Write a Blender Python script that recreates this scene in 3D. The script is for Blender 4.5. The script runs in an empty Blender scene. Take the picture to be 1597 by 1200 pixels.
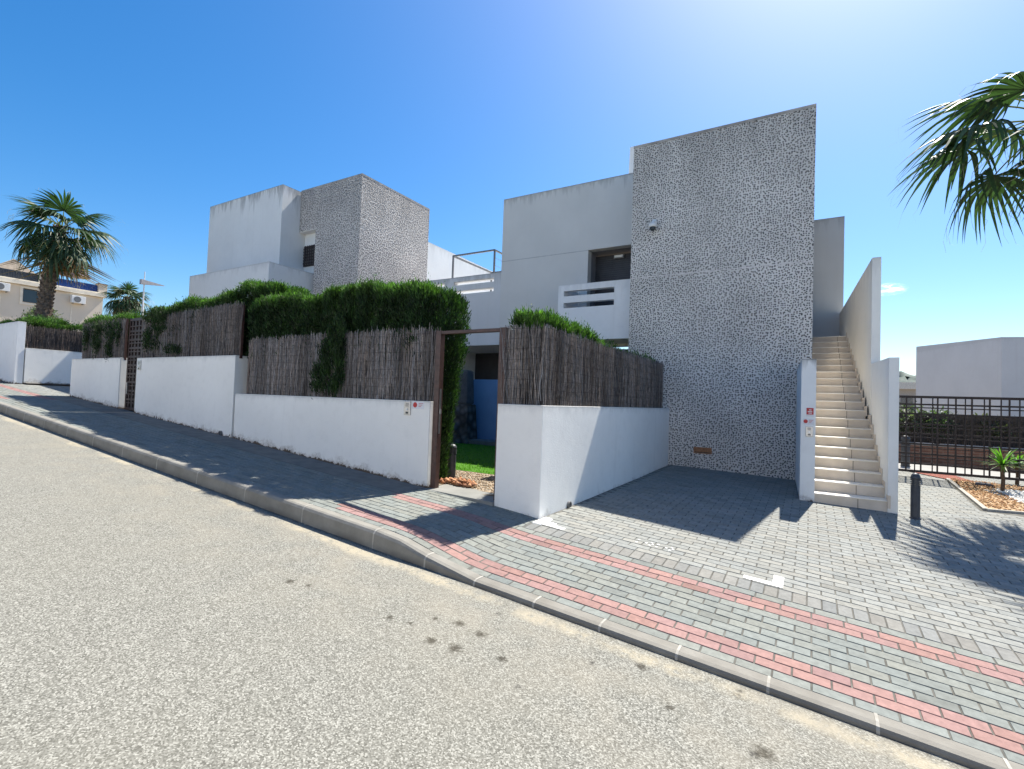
import bpy, math, random
import numpy as np
from mathutils import Vector, Matrix
random.seed(7); RNG = np.random.default_rng(11)
scene = bpy.context.scene
COL = scene.collection

# ---------------------------------------------------------------- camera
F = 776.0; CX = 798.5; CY = 600.0
_A = np.array([-495-CX, 579-CY, F]); _Y = np.array([1263-CX, 642-CY, F])
_Y /= np.linalg.norm(_Y); _A /= np.linalg.norm(_A)
_X = -(_A-(_A@_Y)*_Y); _X /= np.linalg.norm(_X)
_Z = np.cross(_X, _Y); _Z = -_Z if _Z[1] > 0 else _Z
R = np.array([_X, _Y, _Z])
def ray(x, y): return R @ (np.array([x-CX, y-CY, F])/F)
def pY(x, y, Y): r = ray(x, y); return r*(Y/r[1])
def pX(x, y, X): r = ray(x, y); return r*(X/r[0])
cam_d = bpy.data.cameras.new("camera"); cam = bpy.data.objects.new("camera", cam_d); COL.objects.link(cam)
cam_d.sensor_fit = 'HORIZONTAL'; cam_d.sensor_width = 36; cam_d.lens = F/1597*36
cam_d.clip_start = 0.05; cam_d.clip_end = 5000
r_, u_, b_ = R[:, 0], -R[:, 1], -R[:, 2]
cam.matrix_world = Matrix(((r_[0], u_[0], b_[0], 0), (r_[1], u_[1], b_[1], 0), (r_[2], u_[2], b_[2], 0), (0, 0, 0, 1)))
scene.camera = cam

# ---------------------------------------------------------------- light
SUN_AZ, SUN_EL = math.radians(7.5), math.radians(55.2)
scene.view_settings.view_transform = 'Standard'; scene.view_settings.look = 'None'
scene.view_settings.gamma = 1; scene.view_settings.exposure = 1.35
world = bpy.data.worlds.new("World"); scene.world = world; world.use_nodes = True
wt = world.node_tree; wt.nodes.clear()
sky = wt.nodes.new('ShaderNodeTexSky'); sky.sky_type = 'NISHITA'; sky.sun_disc = False
sky.sun_elevation = SUN_EL; sky.sun_rotation = SUN_AZ; sky.altitude = 0; sky.air_density = 1.0; sky.dust_density = 0.85; sky.ozone_density = 3.0
bg = wt.nodes.new('ShaderNodeBackground'); bg.inputs[1].default_value = 0.074
wo = wt.nodes.new('ShaderNodeOutputWorld')
hs = wt.nodes.new('ShaderNodeHueSaturation'); hs.inputs['Saturation'].default_value = 1.40
wt.links.new(sky.outputs[0], hs.inputs['Color'])
# thin wisps of cloud low over the hills, by direction in the world
tcw = wt.nodes.new('ShaderNodeTexCoord'); mpw = wt.nodes.new('ShaderNodeMapping'); mpw.inputs['Scale'].default_value = (30, 30, 90)
cn = wt.nodes.new('ShaderNodeTexNoise'); cn.inputs['Scale'].default_value = 2.3; cn.inputs['Detail'].default_value = 7; cn.inputs['Roughness'].default_value = 0.6
rw = wt.nodes.new('ShaderNodeMapRange'); rw.inputs[1].default_value = 0.46; rw.inputs[2].default_value = 0.70
cdir = Vector(tuple(ray(1384, 452))).normalized(); dt = wt.nodes.new('ShaderNodeVectorMath'); dt.operation = 'SUBTRACT'; dt.inputs[1].default_value = cdir
ms = wt.nodes.new('ShaderNodeVectorMath'); ms.operation = 'MULTIPLY'; ms.inputs[1].default_value = (1, 1, 2.6); ln_ = wt.nodes.new('ShaderNodeVectorMath'); ln_.operation = 'LENGTH'
r2 = wt.nodes.new('ShaderNodeMapRange'); r2.inputs[1].default_value = 0.006; r2.inputs[2].default_value = 0.028; r2.inputs[3].default_value = 1.25; r2.inputs[4].default_value = 0
mw = wt.nodes.new('ShaderNodeMath'); mw.operation = 'MULTIPLY'; mw.use_clamp = True; mxw = wt.nodes.new('ShaderNodeMix'); mxw.data_type = 'RGBA'; mxw.inputs[7].default_value = (13, 13.4, 14, 1)
L = wt.links.new
L(tcw.outputs['Generated'], mpw.inputs[0]); L(mpw.outputs[0], cn.inputs['Vector']); L(cn.outputs[0], rw.inputs[0]); L(tcw.outputs['Generated'], dt.inputs[0]); L(dt.outputs[0], ms.inputs[0]); L(ms.outputs[0], ln_.inputs[0]); L(ln_.outputs['Value'], r2.inputs[0])
ad = wt.nodes.new('ShaderNodeMath'); ad.operation = 'ADD'; ad.inputs[1].default_value = 0.06; L(rw.outputs[0], ad.inputs[0])
L(ad.outputs[0], mw.inputs[0]); L(r2.outputs[0], mw.inputs[1]); L(mw.outputs[0], mxw.inputs[0]); L(hs.outputs[0], mxw.inputs[6]); L(mxw.outputs[2], bg.inputs[0]); wt.links.new(bg.outputs[0], wo.inputs[0])
sd = bpy.data.lights.new("sun", 'SUN'); sd.energy = 4.4; sd.angle = math.radians(0.5); sd.color = (1.0, 0.945, 0.85)
sun = bpy.data.objects.new("sun", sd); COL.objects.link(sun)
SD = Vector((math.sin(SUN_AZ)*math.cos(SUN_EL), math.cos(SUN_AZ)*math.cos(SUN_EL), math.sin(SUN_EL)))
sun.rotation_mode = 'QUATERNION'; sun.rotation_quaternion = SD.to_track_quat('Z', 'Y'); sun.location = (10, 30, 40)

# ---------------------------------------------------------------- object helpers
def tag(o, label=None, cat=None, group=None, kind=None):
    if label: o['label'] = label
    if cat: o['category'] = cat
    if group: o['group'] = group
    if kind: o['kind'] = kind
    return o
def empty(name, loc, label, cat, group=None, rz=0):
    o = bpy.data.objects.new(name, None); COL.objects.link(o); o.location = loc; o.rotation_euler = (0, 0, rz)
    o.empty_display_size = 0.1
    bpy.context.view_layer.update()
    return tag(o, label, cat, group)
def copy_tree(o, loc=None, parent=None, rz=None):
    c = o.copy(); COL.objects.link(c)
    if parent: c.parent = parent
    if loc is not None: c.location = loc
    if rz is not None: c.rotation_euler = (0, 0, rz)
    for ch in list(o.children):
        copy_tree(ch, None, c)
    return c

def root_of(o):
    while o.parent is not None: o = o.parent
    return o
class MB:
    """collects world-space polygons; build() links them as one mesh object"""
    def __init__(s): s.v = []; s.f = []; s.c = []; s.m = []; s.cur = (1, 1, 1); s.mi = 0
    def quad(s, *p, c=None):
        n = len(s.v); s.v += [tuple(q) for q in p]; s.f.append(tuple(range(n, n+len(p)))); s.c.append(c or s.cur); s.m.append(s.mi)
    def solid(s, bot, top, c=None):
        """prism between two equal-length loops (counter-clockwise seen from top)"""
        n = len(s.v); k = len(bot); s.v += [tuple(q) for q in bot]+[tuple(q) for q in top]
        s.f.append(tuple(range(n+k-1, n-1, -1))); s.f.append(tuple(range(n+k, n+2*k)))
        for i in range(k):
            j = (i+1) % k; s.f.append((n+i, n+j, n+k+j, n+k+i))
        s.c += [c or s.cur]*(k+2); s.m += [s.mi]*(k+2)
    def box(s, x0, x1, y0, y1, z0, z1, c=None):
        s.solid([(x0, y0, z0), (x1, y0, z0), (x1, y1, z0), (x0, y1, z0)], [(x0, y0, z1), (x1, y0, z1), (x1, y1, z1), (x0, y1, z1)], c)
    def prism(s, poly, z0, z1, c=None):
        zf = lambda z, p: z(p[0], p[1]) if callable(z) else z
        s.solid([(p[0], p[1], zf(z0, p)) for p in poly], [(p[0], p[1], zf(z1, p)) for p in poly], c)
    def tube(s, pts, rad, n=8, c=None, cap=True):
        pts = [Vector(p) for p in pts]
        rad = rad if hasattr(rad, '__len__') else [rad]*len(pts)
        base = len(s.v); a = None
        for i, p in enumerate(pts):
            t = (pts[min(i+1, len(pts)-1)]-pts[max(i-1, 0)]).normalized()
            if a is None: a = t.orthogonal().normalized()
            a = (a-t*a.dot(t)).normalized(); b = t.cross(a)
            for k in range(n):
                th = 2*math.pi*k/n; s.v.append(tuple(p+(a*math.cos(th)+b*math.sin(th))*rad[i]))
        for i in range(len(pts)-1):
            for k in range(n):
                j = (k+1) % n; s.f.append((base+i*n+k, base+i*n+j, base+(i+1)*n+j, base+(i+1)*n+k)); s.c.append(c or s.cur); s.m.append(s.mi)
        if cap:
            s.f.append(tuple(base+k for k in range(n-1, -1, -1))); s.f.append(tuple(base+(len(pts)-1)*n+k for k in range(n)))
            s.c += [c or s.cur]*2; s.m += [s.mi]*2
    def lathe(s, cx, cy, prof, n=20, c=None):
        """prof: list of (r, z)"""
        base = len(s.v)
        for r, z in prof:
            for k in range(n):
                th = 2*math.pi*k/n; s.v.append((cx+r*math.cos(th), cy+r*math.sin(th), z))
        for i in range(len(prof)-1):
            for k in range(n):
                j = (k+1) % n; s.f.append((base+i*n+k, base+i*n+j, base+(i+1)*n+j, base+(i+1)*n+k)); s.c.append(c or s.cur); s.m.append(s.mi)
        s.f.append(tuple(base+k for k in range(n-1, -1, -1))); s.f.append(tuple(base+(len(prof)-1)*n+k for k in range(n)))
        s.c += [c or s.cur]*2; s.m += [s.mi]*2
    def wall(s, axis, pos, th, u0, u1, z0, z1, holes, c=None):
        """upright slab with rectangular holes. axis 'y': faces -Y at pos, thickness goes +Y; axis 'x': faces +X at pos, thickness goes -X"""
        us = sorted({u0, u1, *[h[0] for h in holes], *[h[1] for h in holes]}); zs = sorted({z0, z1, *[h[2] for h in holes], *[h[3] for h in holes]})
        us = [u for u in us if u0 <= u <= u1]; zs = [z for z in zs if z0 <= z <= z1]
        def full(i, j):
            if i < 0 or j < 0 or i >= len(us)-1 or j >= len(zs)-1: return False
            u = (us[i]+us[i+1])/2; z = (zs[j]+zs[j+1])/2
            return not any(h[0] < u < h[1] and h[2] < z < h[3] for h in holes)
        P = (lambda u, d, z: (u, pos+d, z)) if axis == 'y' else (lambda u, d, z: (pos-d, u, z))
        for i in range(len(us)-1):
            for j in range(len(zs)-1):
                if not full(i, j): continue
                a, b, e, g = us[i], us[i+1], zs[j], zs[j+1]
                s.quad(P(a, 0, e), P(b, 0, e), P(b, 0, g), P(a, 0, g), c=c)
                s.quad(P(a, th, e), P(a, th, g), P(b, th, g), P(b, th, e), c=c)
                if not full(i-1, j): s.quad(P(a, 0, e), P(a, 0, g), P(a, th, g), P(a, th, e), c=c)
                if not full(i+1, j): s.quad(P(b, 0, e), P(b, th, e), P(b, th, g), P(b, 0, g), c=c)
                if not full(i, j-1): s.quad(P(a, 0, e), P(a, th, e), P(b, th, e), P(b, 0, e), c=c)
                if not full(i, j+1): s.quad(P(a, 0, g), P(b, 0, g), P(b, th, g), P(a, th, g), c=c)
    def build(s, name, mats, parent=None, smooth=False, bevel=0, merge=False):
        if not isinstance(mats, (list, tuple)): mats = [mats]
        me = bpy.data.meshes.new(name)
        V = s.v
        if parent is not None:
            M = root_of(parent).matrix_world.inverted(); V = [tuple(M @ Vector(v)) for v in V]
        me.from_pydata(V, [], s.f)
        at = me.color_attributes.new("Col", 'FLOAT_COLOR', 'CORNER')
        cc = np.empty((len(me.loops), 4), np.float32); cc[:, 3] = 1
        ln = np.array([len(f) for f in s.f]); cc[:, :3] = np.repeat(np.array(s.c, np.float32), ln, axis=0)
        at.data.foreach_set('color', cc.ravel())
        me.polygons.foreach_set('material_index', np.array(s.m, np.int32))
        if smooth: me.polygons.foreach_set('use_smooth', np.ones(len(s.f), bool))
        for m in mats: me.materials.append(m)
        import bmesh
        bm = bmesh.new(); bm.from_mesh(me)
        if merge or bevel: bmesh.ops.remove_doubles(bm, verts=bm.verts, dist=1e-5)
        bmesh.ops.recalc_face_normals(bm, faces=bm.faces) if len(s.f) < 60000 else None
        if bevel:
            eds = [e for e in bm.edges if len(e.link_faces) == 2 and e.calc_face_angle(0) > 0.6]
            bmesh.ops.bevel(bm, geom=eds, offset=bevel, segments=2, profile=0.6, affect='EDGES', clamp_overlap=True)
        bm.to_mesh(me); bm.free(); me.update()
        o = bpy.data.objects.new(name, me); COL.objects.link(o)
        if parent is not None: o.parent = parent
        return o

def fast_mesh(name, V, Fq, colors, mat, parent=None, smooth=False):
    """numpy mesh: V (n,3), Fq (m,k) int, colors (m,3)"""
    k = Fq.shape[1]; me = bpy.data.meshes.new(name)
    if parent is not None:
        M = np.array(root_of(parent).matrix_world.inverted()); V = V @ M[:3, :3].T+M[:3, 3]
    me.vertices.add(len(V)); me.vertices.foreach_set('co', V.astype(np.float32).ravel())
    me.loops.add(Fq.size); me.loops.foreach_set('vertex_index', Fq.astype(np.int32).ravel())
    me.polygons.add(len(Fq)); me.polygons.foreach_set('loop_start', np.arange(0, Fq.size, k, dtype=np.int32))
    try: me.polygons.foreach_set('loop_total', np.full(len(Fq), k, np.int32))
    except Exception: pass
    me.update(calc_edges=True)
    at = me.color_attributes.new("Col", 'FLOAT_COLOR', 'CORNER')
    cc = np.ones((Fq.size, 4), np.float32); cc[:, :3] = np.repeat(colors, k, axis=0); at.data.foreach_set('color', cc.ravel())
    if smooth: me.polygons.foreach_set('use_smooth', np.ones(len(Fq), bool))
    me.materials.append(mat); me.validate()
    o = bpy.data.objects.new(name, me); COL.objects.link(o)
    if parent is not None: o.parent = parent
    return o

# ---------------------------------------------------------------- materials
class NT:
    def __init__(s, name):
        s.m = bpy.data.materials.new(name); s.m.use_nodes = True; s.t = s.m.node_tree; s.t.nodes.clear()
        s.out = s.n('ShaderNodeOutputMaterial'); s.b = s.n('ShaderNodeBsdfPrincipled'); s.l(s.b.outputs[0], s.out.inputs[0])
        s.geo = s.n('ShaderNodeNewGeometry'); s.pos = s.geo.outputs['Position']
    def n(s, t, **k):
        n = s.t.nodes.new(t)
        for a, b in k.items(): setattr(n, a, b)
        return n
    def l(s, a, b): s.t.links.new(a, b)
    def val(s, sock, v):
        if isinstance(v, bpy.types.NodeSocket): s.l(v, sock)
        else: sock.default_value = v
    def math(s, op, a, b=0.0, clamp=False):
        n = s.n('ShaderNodeMath', operation=op, use_clamp=clamp); s.val(n.inputs[0], a); s.val(n.inputs[1], b); return n.outputs[0]
    def noise(s, scale, detail=3, rough=0.55, vec=None, sxyz=None):
        v = vec or s.pos
        if sxyz:
            mp = s.n('ShaderNodeMapping'); mp.inputs['Scale'].default_value = sxyz; s.l(v, mp.inputs[0]); v = mp.outputs[0]
        n = s.n('ShaderNodeTexNoise'); n.inputs['Scale'].default_value = scale; n.inputs['Detail'].default_value = detail; n.inputs['Roughness'].default_value = rough
        s.l(v, n.inputs['Vector']); return n.outputs['Fac']
    def voro(s, scale, feature='F1', rnd=1.0, vec=None, out='Distance', dim='3D'):
        n = s.n('ShaderNodeTexVoronoi', feature=feature, voronoi_dimensions=dim); n.inputs['Scale'].default_value = scale; n.inputs['Randomness'].default_value = rnd
        s.l(vec or s.pos, n.inputs['Vector']); return n.outputs[out]
    def ramp(s, fac, stops):
        n = s.n('ShaderNodeValToRGB'); cr = n.color_ramp
        while len(cr.elements) > 1: cr.elements.remove(cr.elements[0])
        for i, (p, c) in enumerate(stops):
            e = cr.elements[0] if i == 0 else cr.elements.new(p); e.position = p
            e.color = (c[0], c[1], c[2], 1) if hasattr(c, '__len__') else (c, c, c, 1)
        s.l(fac, n.inputs[0]); return n.outputs[0]
    def mix(s, fac, a, b, mode='MIX'):
        n = s.n('ShaderNodeMix', data_type='RGBA', blend_type=mode)
        s.val(n.inputs[0], fac)
        for sock, v in ((n.inputs[6], a), (n.inputs[7], b)):
            if isinstance(v, bpy.types.NodeSocket): s.l(v, sock)
            else: sock.default_value = (v[0], v[1], v[2], 1) if hasattr(v, '__len__') else (v, v, v, 1)
        return n.outputs[2]
    def maprange(s, v, a, b, c=0, d=1):
        n = s.n('ShaderNodeMapRange'); s.l(v, n.inputs[0])
        for i, x in enumerate((a, b, c, d)): n.inputs[i+1].default_value = x
        return n.outputs[0]
    def bump(s, h, dist, strength=1.0):
        n = s.n('ShaderNodeBump'); n.inputs['Distance'].default_value = dist; n.inputs['Strength'].default_value = strength; s.l(h, n.inputs['Height'])
        s.l(n.outputs[0], s.b.inputs['Normal']); return n
    def base(s, c, rough=0.8, spec=0.3, metal=0.0):
        if isinstance(c, bpy.types.NodeSocket): s.l(c, s.b.inputs['Base Color'])
        else: s.b.inputs['Base Color'].default_value = (*c, 1)
        s.val(s.b.inputs['Roughness'], rough); s.b.inputs['Specular IOR Level'].default_value = spec; s.b.inputs['Metallic'].default_value = metal
        return s.m
    def col(s):
        n = s.n('ShaderNodeVertexColor', layer_name='Col'); return n.outputs[0]
    def xyz(s):
        n = s.n('ShaderNodeSeparateXYZ'); s.l(s.pos, n.inputs[0]); return n.outputs

def plaster(name, c=(0.78, 0.78, 0.77), ztop=None, zbase=None, slope=-0.0756, grime=0.6, rough_amt=0.003, topband=0.35):
    """painted render; grime streaks run down from ztop; splash dirt just above the ground plane zbase + slope*X"""
    t = NT(name); x, y, z = t.xyz()
    n1 = t.noise(0.9, 4); n2 = t.noise(7, 4, 0.6)
    col = t.mix(t.maprange(n1, 0.35, 0.7), [q*0.93 for q in c], c)
    col = t.mix(t.math('MULTIPLY', t.maprange(n2, 0.5, 0.8), 0.16), col, (0.55, 0.53, 0.50))
    if ztop is not None:
        st = t.noise(3.2, 4, 0.65, sxyz=(1.6, 1.6, 0.12)); st2 = t.noise(14, 3, 0.6, sxyz=(1, 1, 0.25))
        dz = t.math('SUBTRACT', ztop, z)
        a = t.math('SUBTRACT', 1.0, t.math('DIVIDE', dz, t.math('ADD', 0.05, t.math('MULTIPLY', t.maprange(st, 0.42, 0.8), topband*3))), clamp=True)
        a = t.math('MULTIPLY', a, t.maprange(st2, 0.3, 0.65, 0.35, 1.0))
        col = t.mix(t.math('MULTIPLY', a, grime), col, (0.16, 0.155, 0.15))
        e = t.math('LESS_THAN', dz, t.math('MULTIPLY', t.noise(9, 3), 0.05))
        col = t.mix(t.math('MULTIPLY', e, 0.55*grime), col, (0.12, 0.12, 0.115))
    if zbase is not None:
        g = t.math('SUBTRACT', z, t.math('ADD', zbase, t.math('MULTIPLY', x, slope)))
        nb = t.noise(5, 4, 0.7); nb2 = t.noise(28, 3, 0.7)
        lim = t.math('MULTIPLY', t.maprange(nb, 0.35, 0.75), 0.19)
        a = t.math('SUBTRACT', 1.0, t.math('DIVIDE', g, t.math('ADD', lim, 0.03)), clamp=True)
        col = t.mix(t.math('MULTIPLY', a, t.maprange(nb2, 0.35, 0.6, 0.2, 0.9)), col, (0.26, 0.21, 0.16))
        col = t.mix(t.math('LESS_THAN', g, t.math('MULTIPLY', t.maprange(t.noise(11, 4, 0.7), 0.4, 0.75), 0.07)), col, (0.11, 0.085, 0.065))
    dr = t.noise(2.4, 4, 0.6, sxyz=(2.2, 2.2, 0.10)); col = t.mix(t.math('MULTIPLY', t.maprange(dr, 0.58, 0.80), 0.16), col, (0.42, 0.40, 0.37))
    t.base(col, 0.85, 0.15)
    t.bump(t.math('ADD', t.noise(60, 3), t.math('MULTIPLY', t.noise(6, 3), 1.5)), rough_amt, 0.6)
    return t.m

def pebble(name, scale=17.0, thr=(0.25, 0.36), mortar=(0.62, 0.60, 0.59), stones=((0.0, (0.015, 0.016, 0.02)), (0.6, (0.05, 0.05, 0.06)), (1.0, (0.16, 0.14, 0.12))), ztop=5.75, rnd=0.8):
    t = NT(name); x, y, z = t.xyz()
    w = t.n('ShaderNodeTexNoise'); w.inputs['Scale'].default_value = 1.6; w.inputs['Detail'].default_value = 2; t.l(t.pos, w.inputs['Vector'])
    va = t.n('ShaderNodeVectorMath', operation='MULTIPLY_ADD'); t.l(w.outputs['Color'], va.inputs[0]); va.inputs[1].default_value = (0.16,)*3
    cb = t.n('ShaderNodeCombineXYZ'); t.l(t.math('ADD', x, y), cb.inputs[0]); t.l(z, cb.inputs[1]); t.l(cb.outputs[0], va.inputs[2])
    d = t.voro(scale, 'F1', rnd, va.outputs[0], dim='2D'); cc = t.voro(scale, 'F1', rnd, va.outputs[0], 'Color', dim='2D')
    sep = t.n('ShaderNodeSeparateColor'); t.l(cc, sep.inputs[0])
    dd = t.math('ADD', d, t.math('MULTIPLY', t.math('SUBTRACT', sep.outputs[1], 0.5), 0.07))
    dd = t.math('ADD', dd, t.math('MULTIPLY', t.math('SUBTRACT', t.noise(scale*3, 2), 0.5), 0.12))
    m = t.maprange(dd, thr[0], thr[1], 1, 0)
    sc = t.ramp(sep.outputs[0], stones)
    mo = t.mix(t.maprange(t.noise(1.3, 4), 0.35, 0.7), [q*0.80 for q in mortar], mortar)
    st = t.noise(2.2, 4, 0.65, sxyz=(1.5, 1.5, 0.25))
    gr = t.math('MULTIPLY', t.maprange(z, ztop-1.6, ztop, 0, 1), t.maprange(st, 0.35, 0.7, 0.1, 0.65))
    mo = t.mix(gr, mo, (0.20, 0.19, 0.18))
    col = t.mix(m, mo, sc)
    t.base(col, t.mix(m, 0.9, 0.5), 0.3)
    t.bump(t.math('SUBTRACT', 1.0, dd), 0.012, 0.8)
    return t.m

def simple(name, c, rough=0.6, spec=0.4, metal=0.0, var=0.15, nscale=12, bump=0.0):
    t = NT(name); n = t.noise(nscale, 4)
    col = t.mix(t.maprange(n, 0.3, 0.7), [q*(1-var) for q in c], [min(1, q*(1+var)) for q in c])
    t.base(col, rough, spec, metal)
    if bump: t.bump(t.noise(nscale*6, 3), bump)
    return t.m
def colmat(name, rough=0.85, spec=0.2, var=0.25, nscale=30, bump=0.0015, transl=0.0):
    t = NT(name); c = t.col(); n = t.noise(nscale, 4, 0.65)
    f = t.maprange(n, 0.3, 0.7, 1-var, 1+var); cv = t.n('ShaderNodeVectorMath', operation='SCALE'); t.l(c, cv.inputs[0]); t.l(f, cv.inputs['Scale'])
    t.base(cv.outputs[0], rough, spec)
    if bump: t.bump(t.noise(nscale*3, 3), bump)
    if transl:
        tr = t.n('ShaderNodeBsdfTranslucent'); s2 = t.n('ShaderNodeVectorMath', operation='MULTIPLY'); t.l(cv.outputs[0], s2.inputs[0]); s2.inputs[1].default_value = (1.6, 2.0, 0.7)
        t.l(s2.outputs[0], tr.inputs[0]); mx = t.n('ShaderNodeMixShader'); mx.inputs[0].default_value = transl
        t.l(t.b.outputs[0], mx.inputs[1]); t.l(tr.outputs[0], mx.inputs[2]); t.l(mx.outputs[0], t.out.inputs[0])
    return t.m

# ---------------------------------------------------------------- ground heights
def kf(X): return min(1.0, max(0.0, (-X-2.25)/0.95))          # 1 = full kerb, 0 = dropped kerb
def plane(X): return -1.6-0.0756*X
def zsurf(X, Y):
    k = kf(X); k = k*k*(3-2*k)
    e = 0.036+0.119*k; inner = 0.125+0.025*k
    if Y <= 3.32: return plane(X)+e
    if Y <= 4.7 or X < -2.5:
        s = min(1, (Y-3.32)/1.38); return plane(X)+e*(1-s)+inner*s
    b = -1.32-0.03*X; s = min(1, (Y-4.7)/3.9)
    return (plane(X)+inner)*(1-s)+b*s+max(0, Y-8.6)*0.018

# asphalt
def mk_asphalt():
    t = NT('road_asphalt'); x, y, z = t.xyz()
    v = t.voro(155, 'F1', 1.0, out='Color', dim='2D'); s = t.n('ShaderNodeSeparateColor'); t.l(v, s.inputs[0])
    agg = t.ramp(s.outputs[0], [(0.0, (0.045, 0.044, 0.038)), (0.3, (0.125, 0.123, 0.108)), (0.7, (0.215, 0.212, 0.188)), (1.0, (0.40, 0.395, 0.355))])
    fine = t.noise(220, 3, 0.7)
    col = t.mix(0.25, agg, t.ramp(fine, [(0.3, (0.10, 0.098, 0.083)), (0.7, (0.24, 0.237, 0.205))]))
    big = t.noise(0.5, 4, 0.6)
    col = t.mix(t.maprange(big, 0.3, 0.75, 0, 0.3), col, (0.195, 0.186, 0.150))
    # pale sand washed along the kerb on the low side
    d = t.math('SUBTRACT', 3.2, y); wob = t.noise(1.4, 4, 0.65, sxyz=(1, 0.6, 1)); w2 = t.noise(22, 3, 0.7)
    band = t.math('MULTIPLY', t.maprange(d, 0.02, 0.10), t.maprange(t.math('SUBTRACT', d, t.math('MULTIPLY', wob, 0.30)), -0.02, 0.06, 1, 0))
    band = t.math('MULTIPLY', band, t.maprange(w2, 0.30, 0.50)); band = t.math('MULTIPLY', band, t.maprange(wob, 0.42, 0.54))
    col = t.mix(t.math('MULTIPLY', band, 0.7), col, (0.37, 0.325, 0.235))
    # fainter dust further out
    dust = t.math('MULTIPLY', t.maprange(d, 0.0, 1.6, 0.5, 0), t.maprange(t.noise(3, 4), 0.4, 0.7)); col = t.mix(dust, col, (0.26, 0.235, 0.185))
    # dark gutter line
    gut = t.math('MULTIPLY', t.maprange(d, 0.0, 0.035, 1, 0), t.maprange(t.noise(6, 4), 0.35, 0.6)); col = t.mix(t.math('MULTIPLY', gut, 0.7), col, (0.06, 0.055, 0.045))
    # oil drips
    od = t.voro(1.15, 'F1', 1.0); sp = t.math('ADD', od, t.math('MULTIPLY', t.math('SUBTRACT', t.noise(30, 3), 0.5), 0.05))
    zone = t.math('MULTIPLY', t.maprange(y, 1.8, 2.3), t.math('MULTIPLY', t.maprange(x, -4.2, -2.6), t.maprange(x, 0.8, 0.2)))
    sp2 = t.math('MULTIPLY', t.maprange(t.voro(4.2, 'F1', 1.0), 0.13, 0.08), zone)
    sp2 = t.math('MULTIPLY', sp2, t.maprange(t.noise(1.7, 2), 0.42, 0.55))
    col = t.mix(t.math('MULTIPLY', t.math('MULTIPLY', sp2, t.maprange(t.noise(60, 3), 0.35, 0.6)), 0.85), col, (0.03, 0.028, 0.025))
    wn = t.n('ShaderNodeTexNoise'); wn.inputs['Scale'].default_value = 42; wn.inputs['Detail'].default_value = 3; t.l(t.pos, wn.inputs['Vector'])
    wv = t.n('ShaderNodeVectorMath', operation='MULTIPLY_ADD'); t.l(wn.outputs['Color'], wv.inputs[0]); wv.inputs[1].default_value = (0.07,)*3; t.l(t.pos, wv.inputs[2])
    acc = None
    for (sx, sy, sr) in ((-3.2, 2.32, .05), (-3.05, 2.36, .035), (-2.31, 2.42, .04), (-2.16, 2.45, .025), (-2.08, 2.61, .03), (-1.93, 2.66, .05), (-1.93, 2.38, .05), (-1.77, 2.41, .06), (-1.75, 2.64, .055), (-1.5, 2.5, .04), (-0.83, 2.98, .05), (-0.6, 2.7, .035), (-0.16, 2.65, .07), (-0.3, 2.4, .03), (0.35, 2.5, .04)):
        dn = t.n('ShaderNodeVectorMath', operation='DISTANCE'); t.l(wv.outputs[0], dn.inputs[0]); dn.inputs[1].default_value = (sx+0.035, sy+0.035, plane(sx)+0.035)
        v_ = t.maprange(dn.outputs['Value'], sr*0.35, sr*0.95, 1, 0); acc = v_ if acc is None else t.math('MAXIMUM', acc, v_)
    col = t.mix(t.math('MULTIPLY', acc, 0.9), col, (0.30, 0.28, 0.25), 'MULTIPLY')
    t.base(col, 0.9, 0.2); t.bump(t.math('ADD', s.outputs[1], fine), 0.0015, 0.5)
    return t.m
M_ASPH = mk_asphalt()
M_BRICK = colmat('paver_concrete', 0.88, 0.2, 0.16, 24, 0.0012)
M_JOINT = simple('joint_sand', (0.115, 0.112, 0.10), 0.95, 0.1, 0, 0.35, 9, 0.002)
def mk_kerb():
    t = NT('kerb_concrete'); n = t.noise(4, 4); c = t.mix(t.maprange(n, 0.3, 0.7), (0.185, 0.175, 0.152), (0.26, 0.25, 0.222))
    c = t.mix(t.math('MULTIPLY', t.maprange(t.noise(40, 3), 0.5, 0.7), 0.4), c, (0.2, 0.19, 0.17))
    x, y, z = t.xyz(); g = t.math('SUBTRACT', z, t.math('ADD', -1.6, t.math('MULTIPLY', x, -0.0756)))
    low = t.math('MULTIPLY', t.maprange(g, 0.0, 0.06, 1, 0), t.maprange(t.noise(3, 3), 0.3, 0.6)); c = t.mix(t.math('MULTIPLY', low, 0.6), c, (0.07, 0.06, 0.05))
    t.base(c, 0.9, 0.2); t.bump(t.noise(90, 3), 0.002); return t.m
M_KERB = mk_kerb()
M_MORTAR = simple('kerb_mortar', (0.33, 0.315, 0.28), 0.9, 0.1)
M_SOIL = simple('soil', (0.22, 0.17, 0.11), 0.95, 0.1, 0, 0.3, 3, 0.01)

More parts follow.
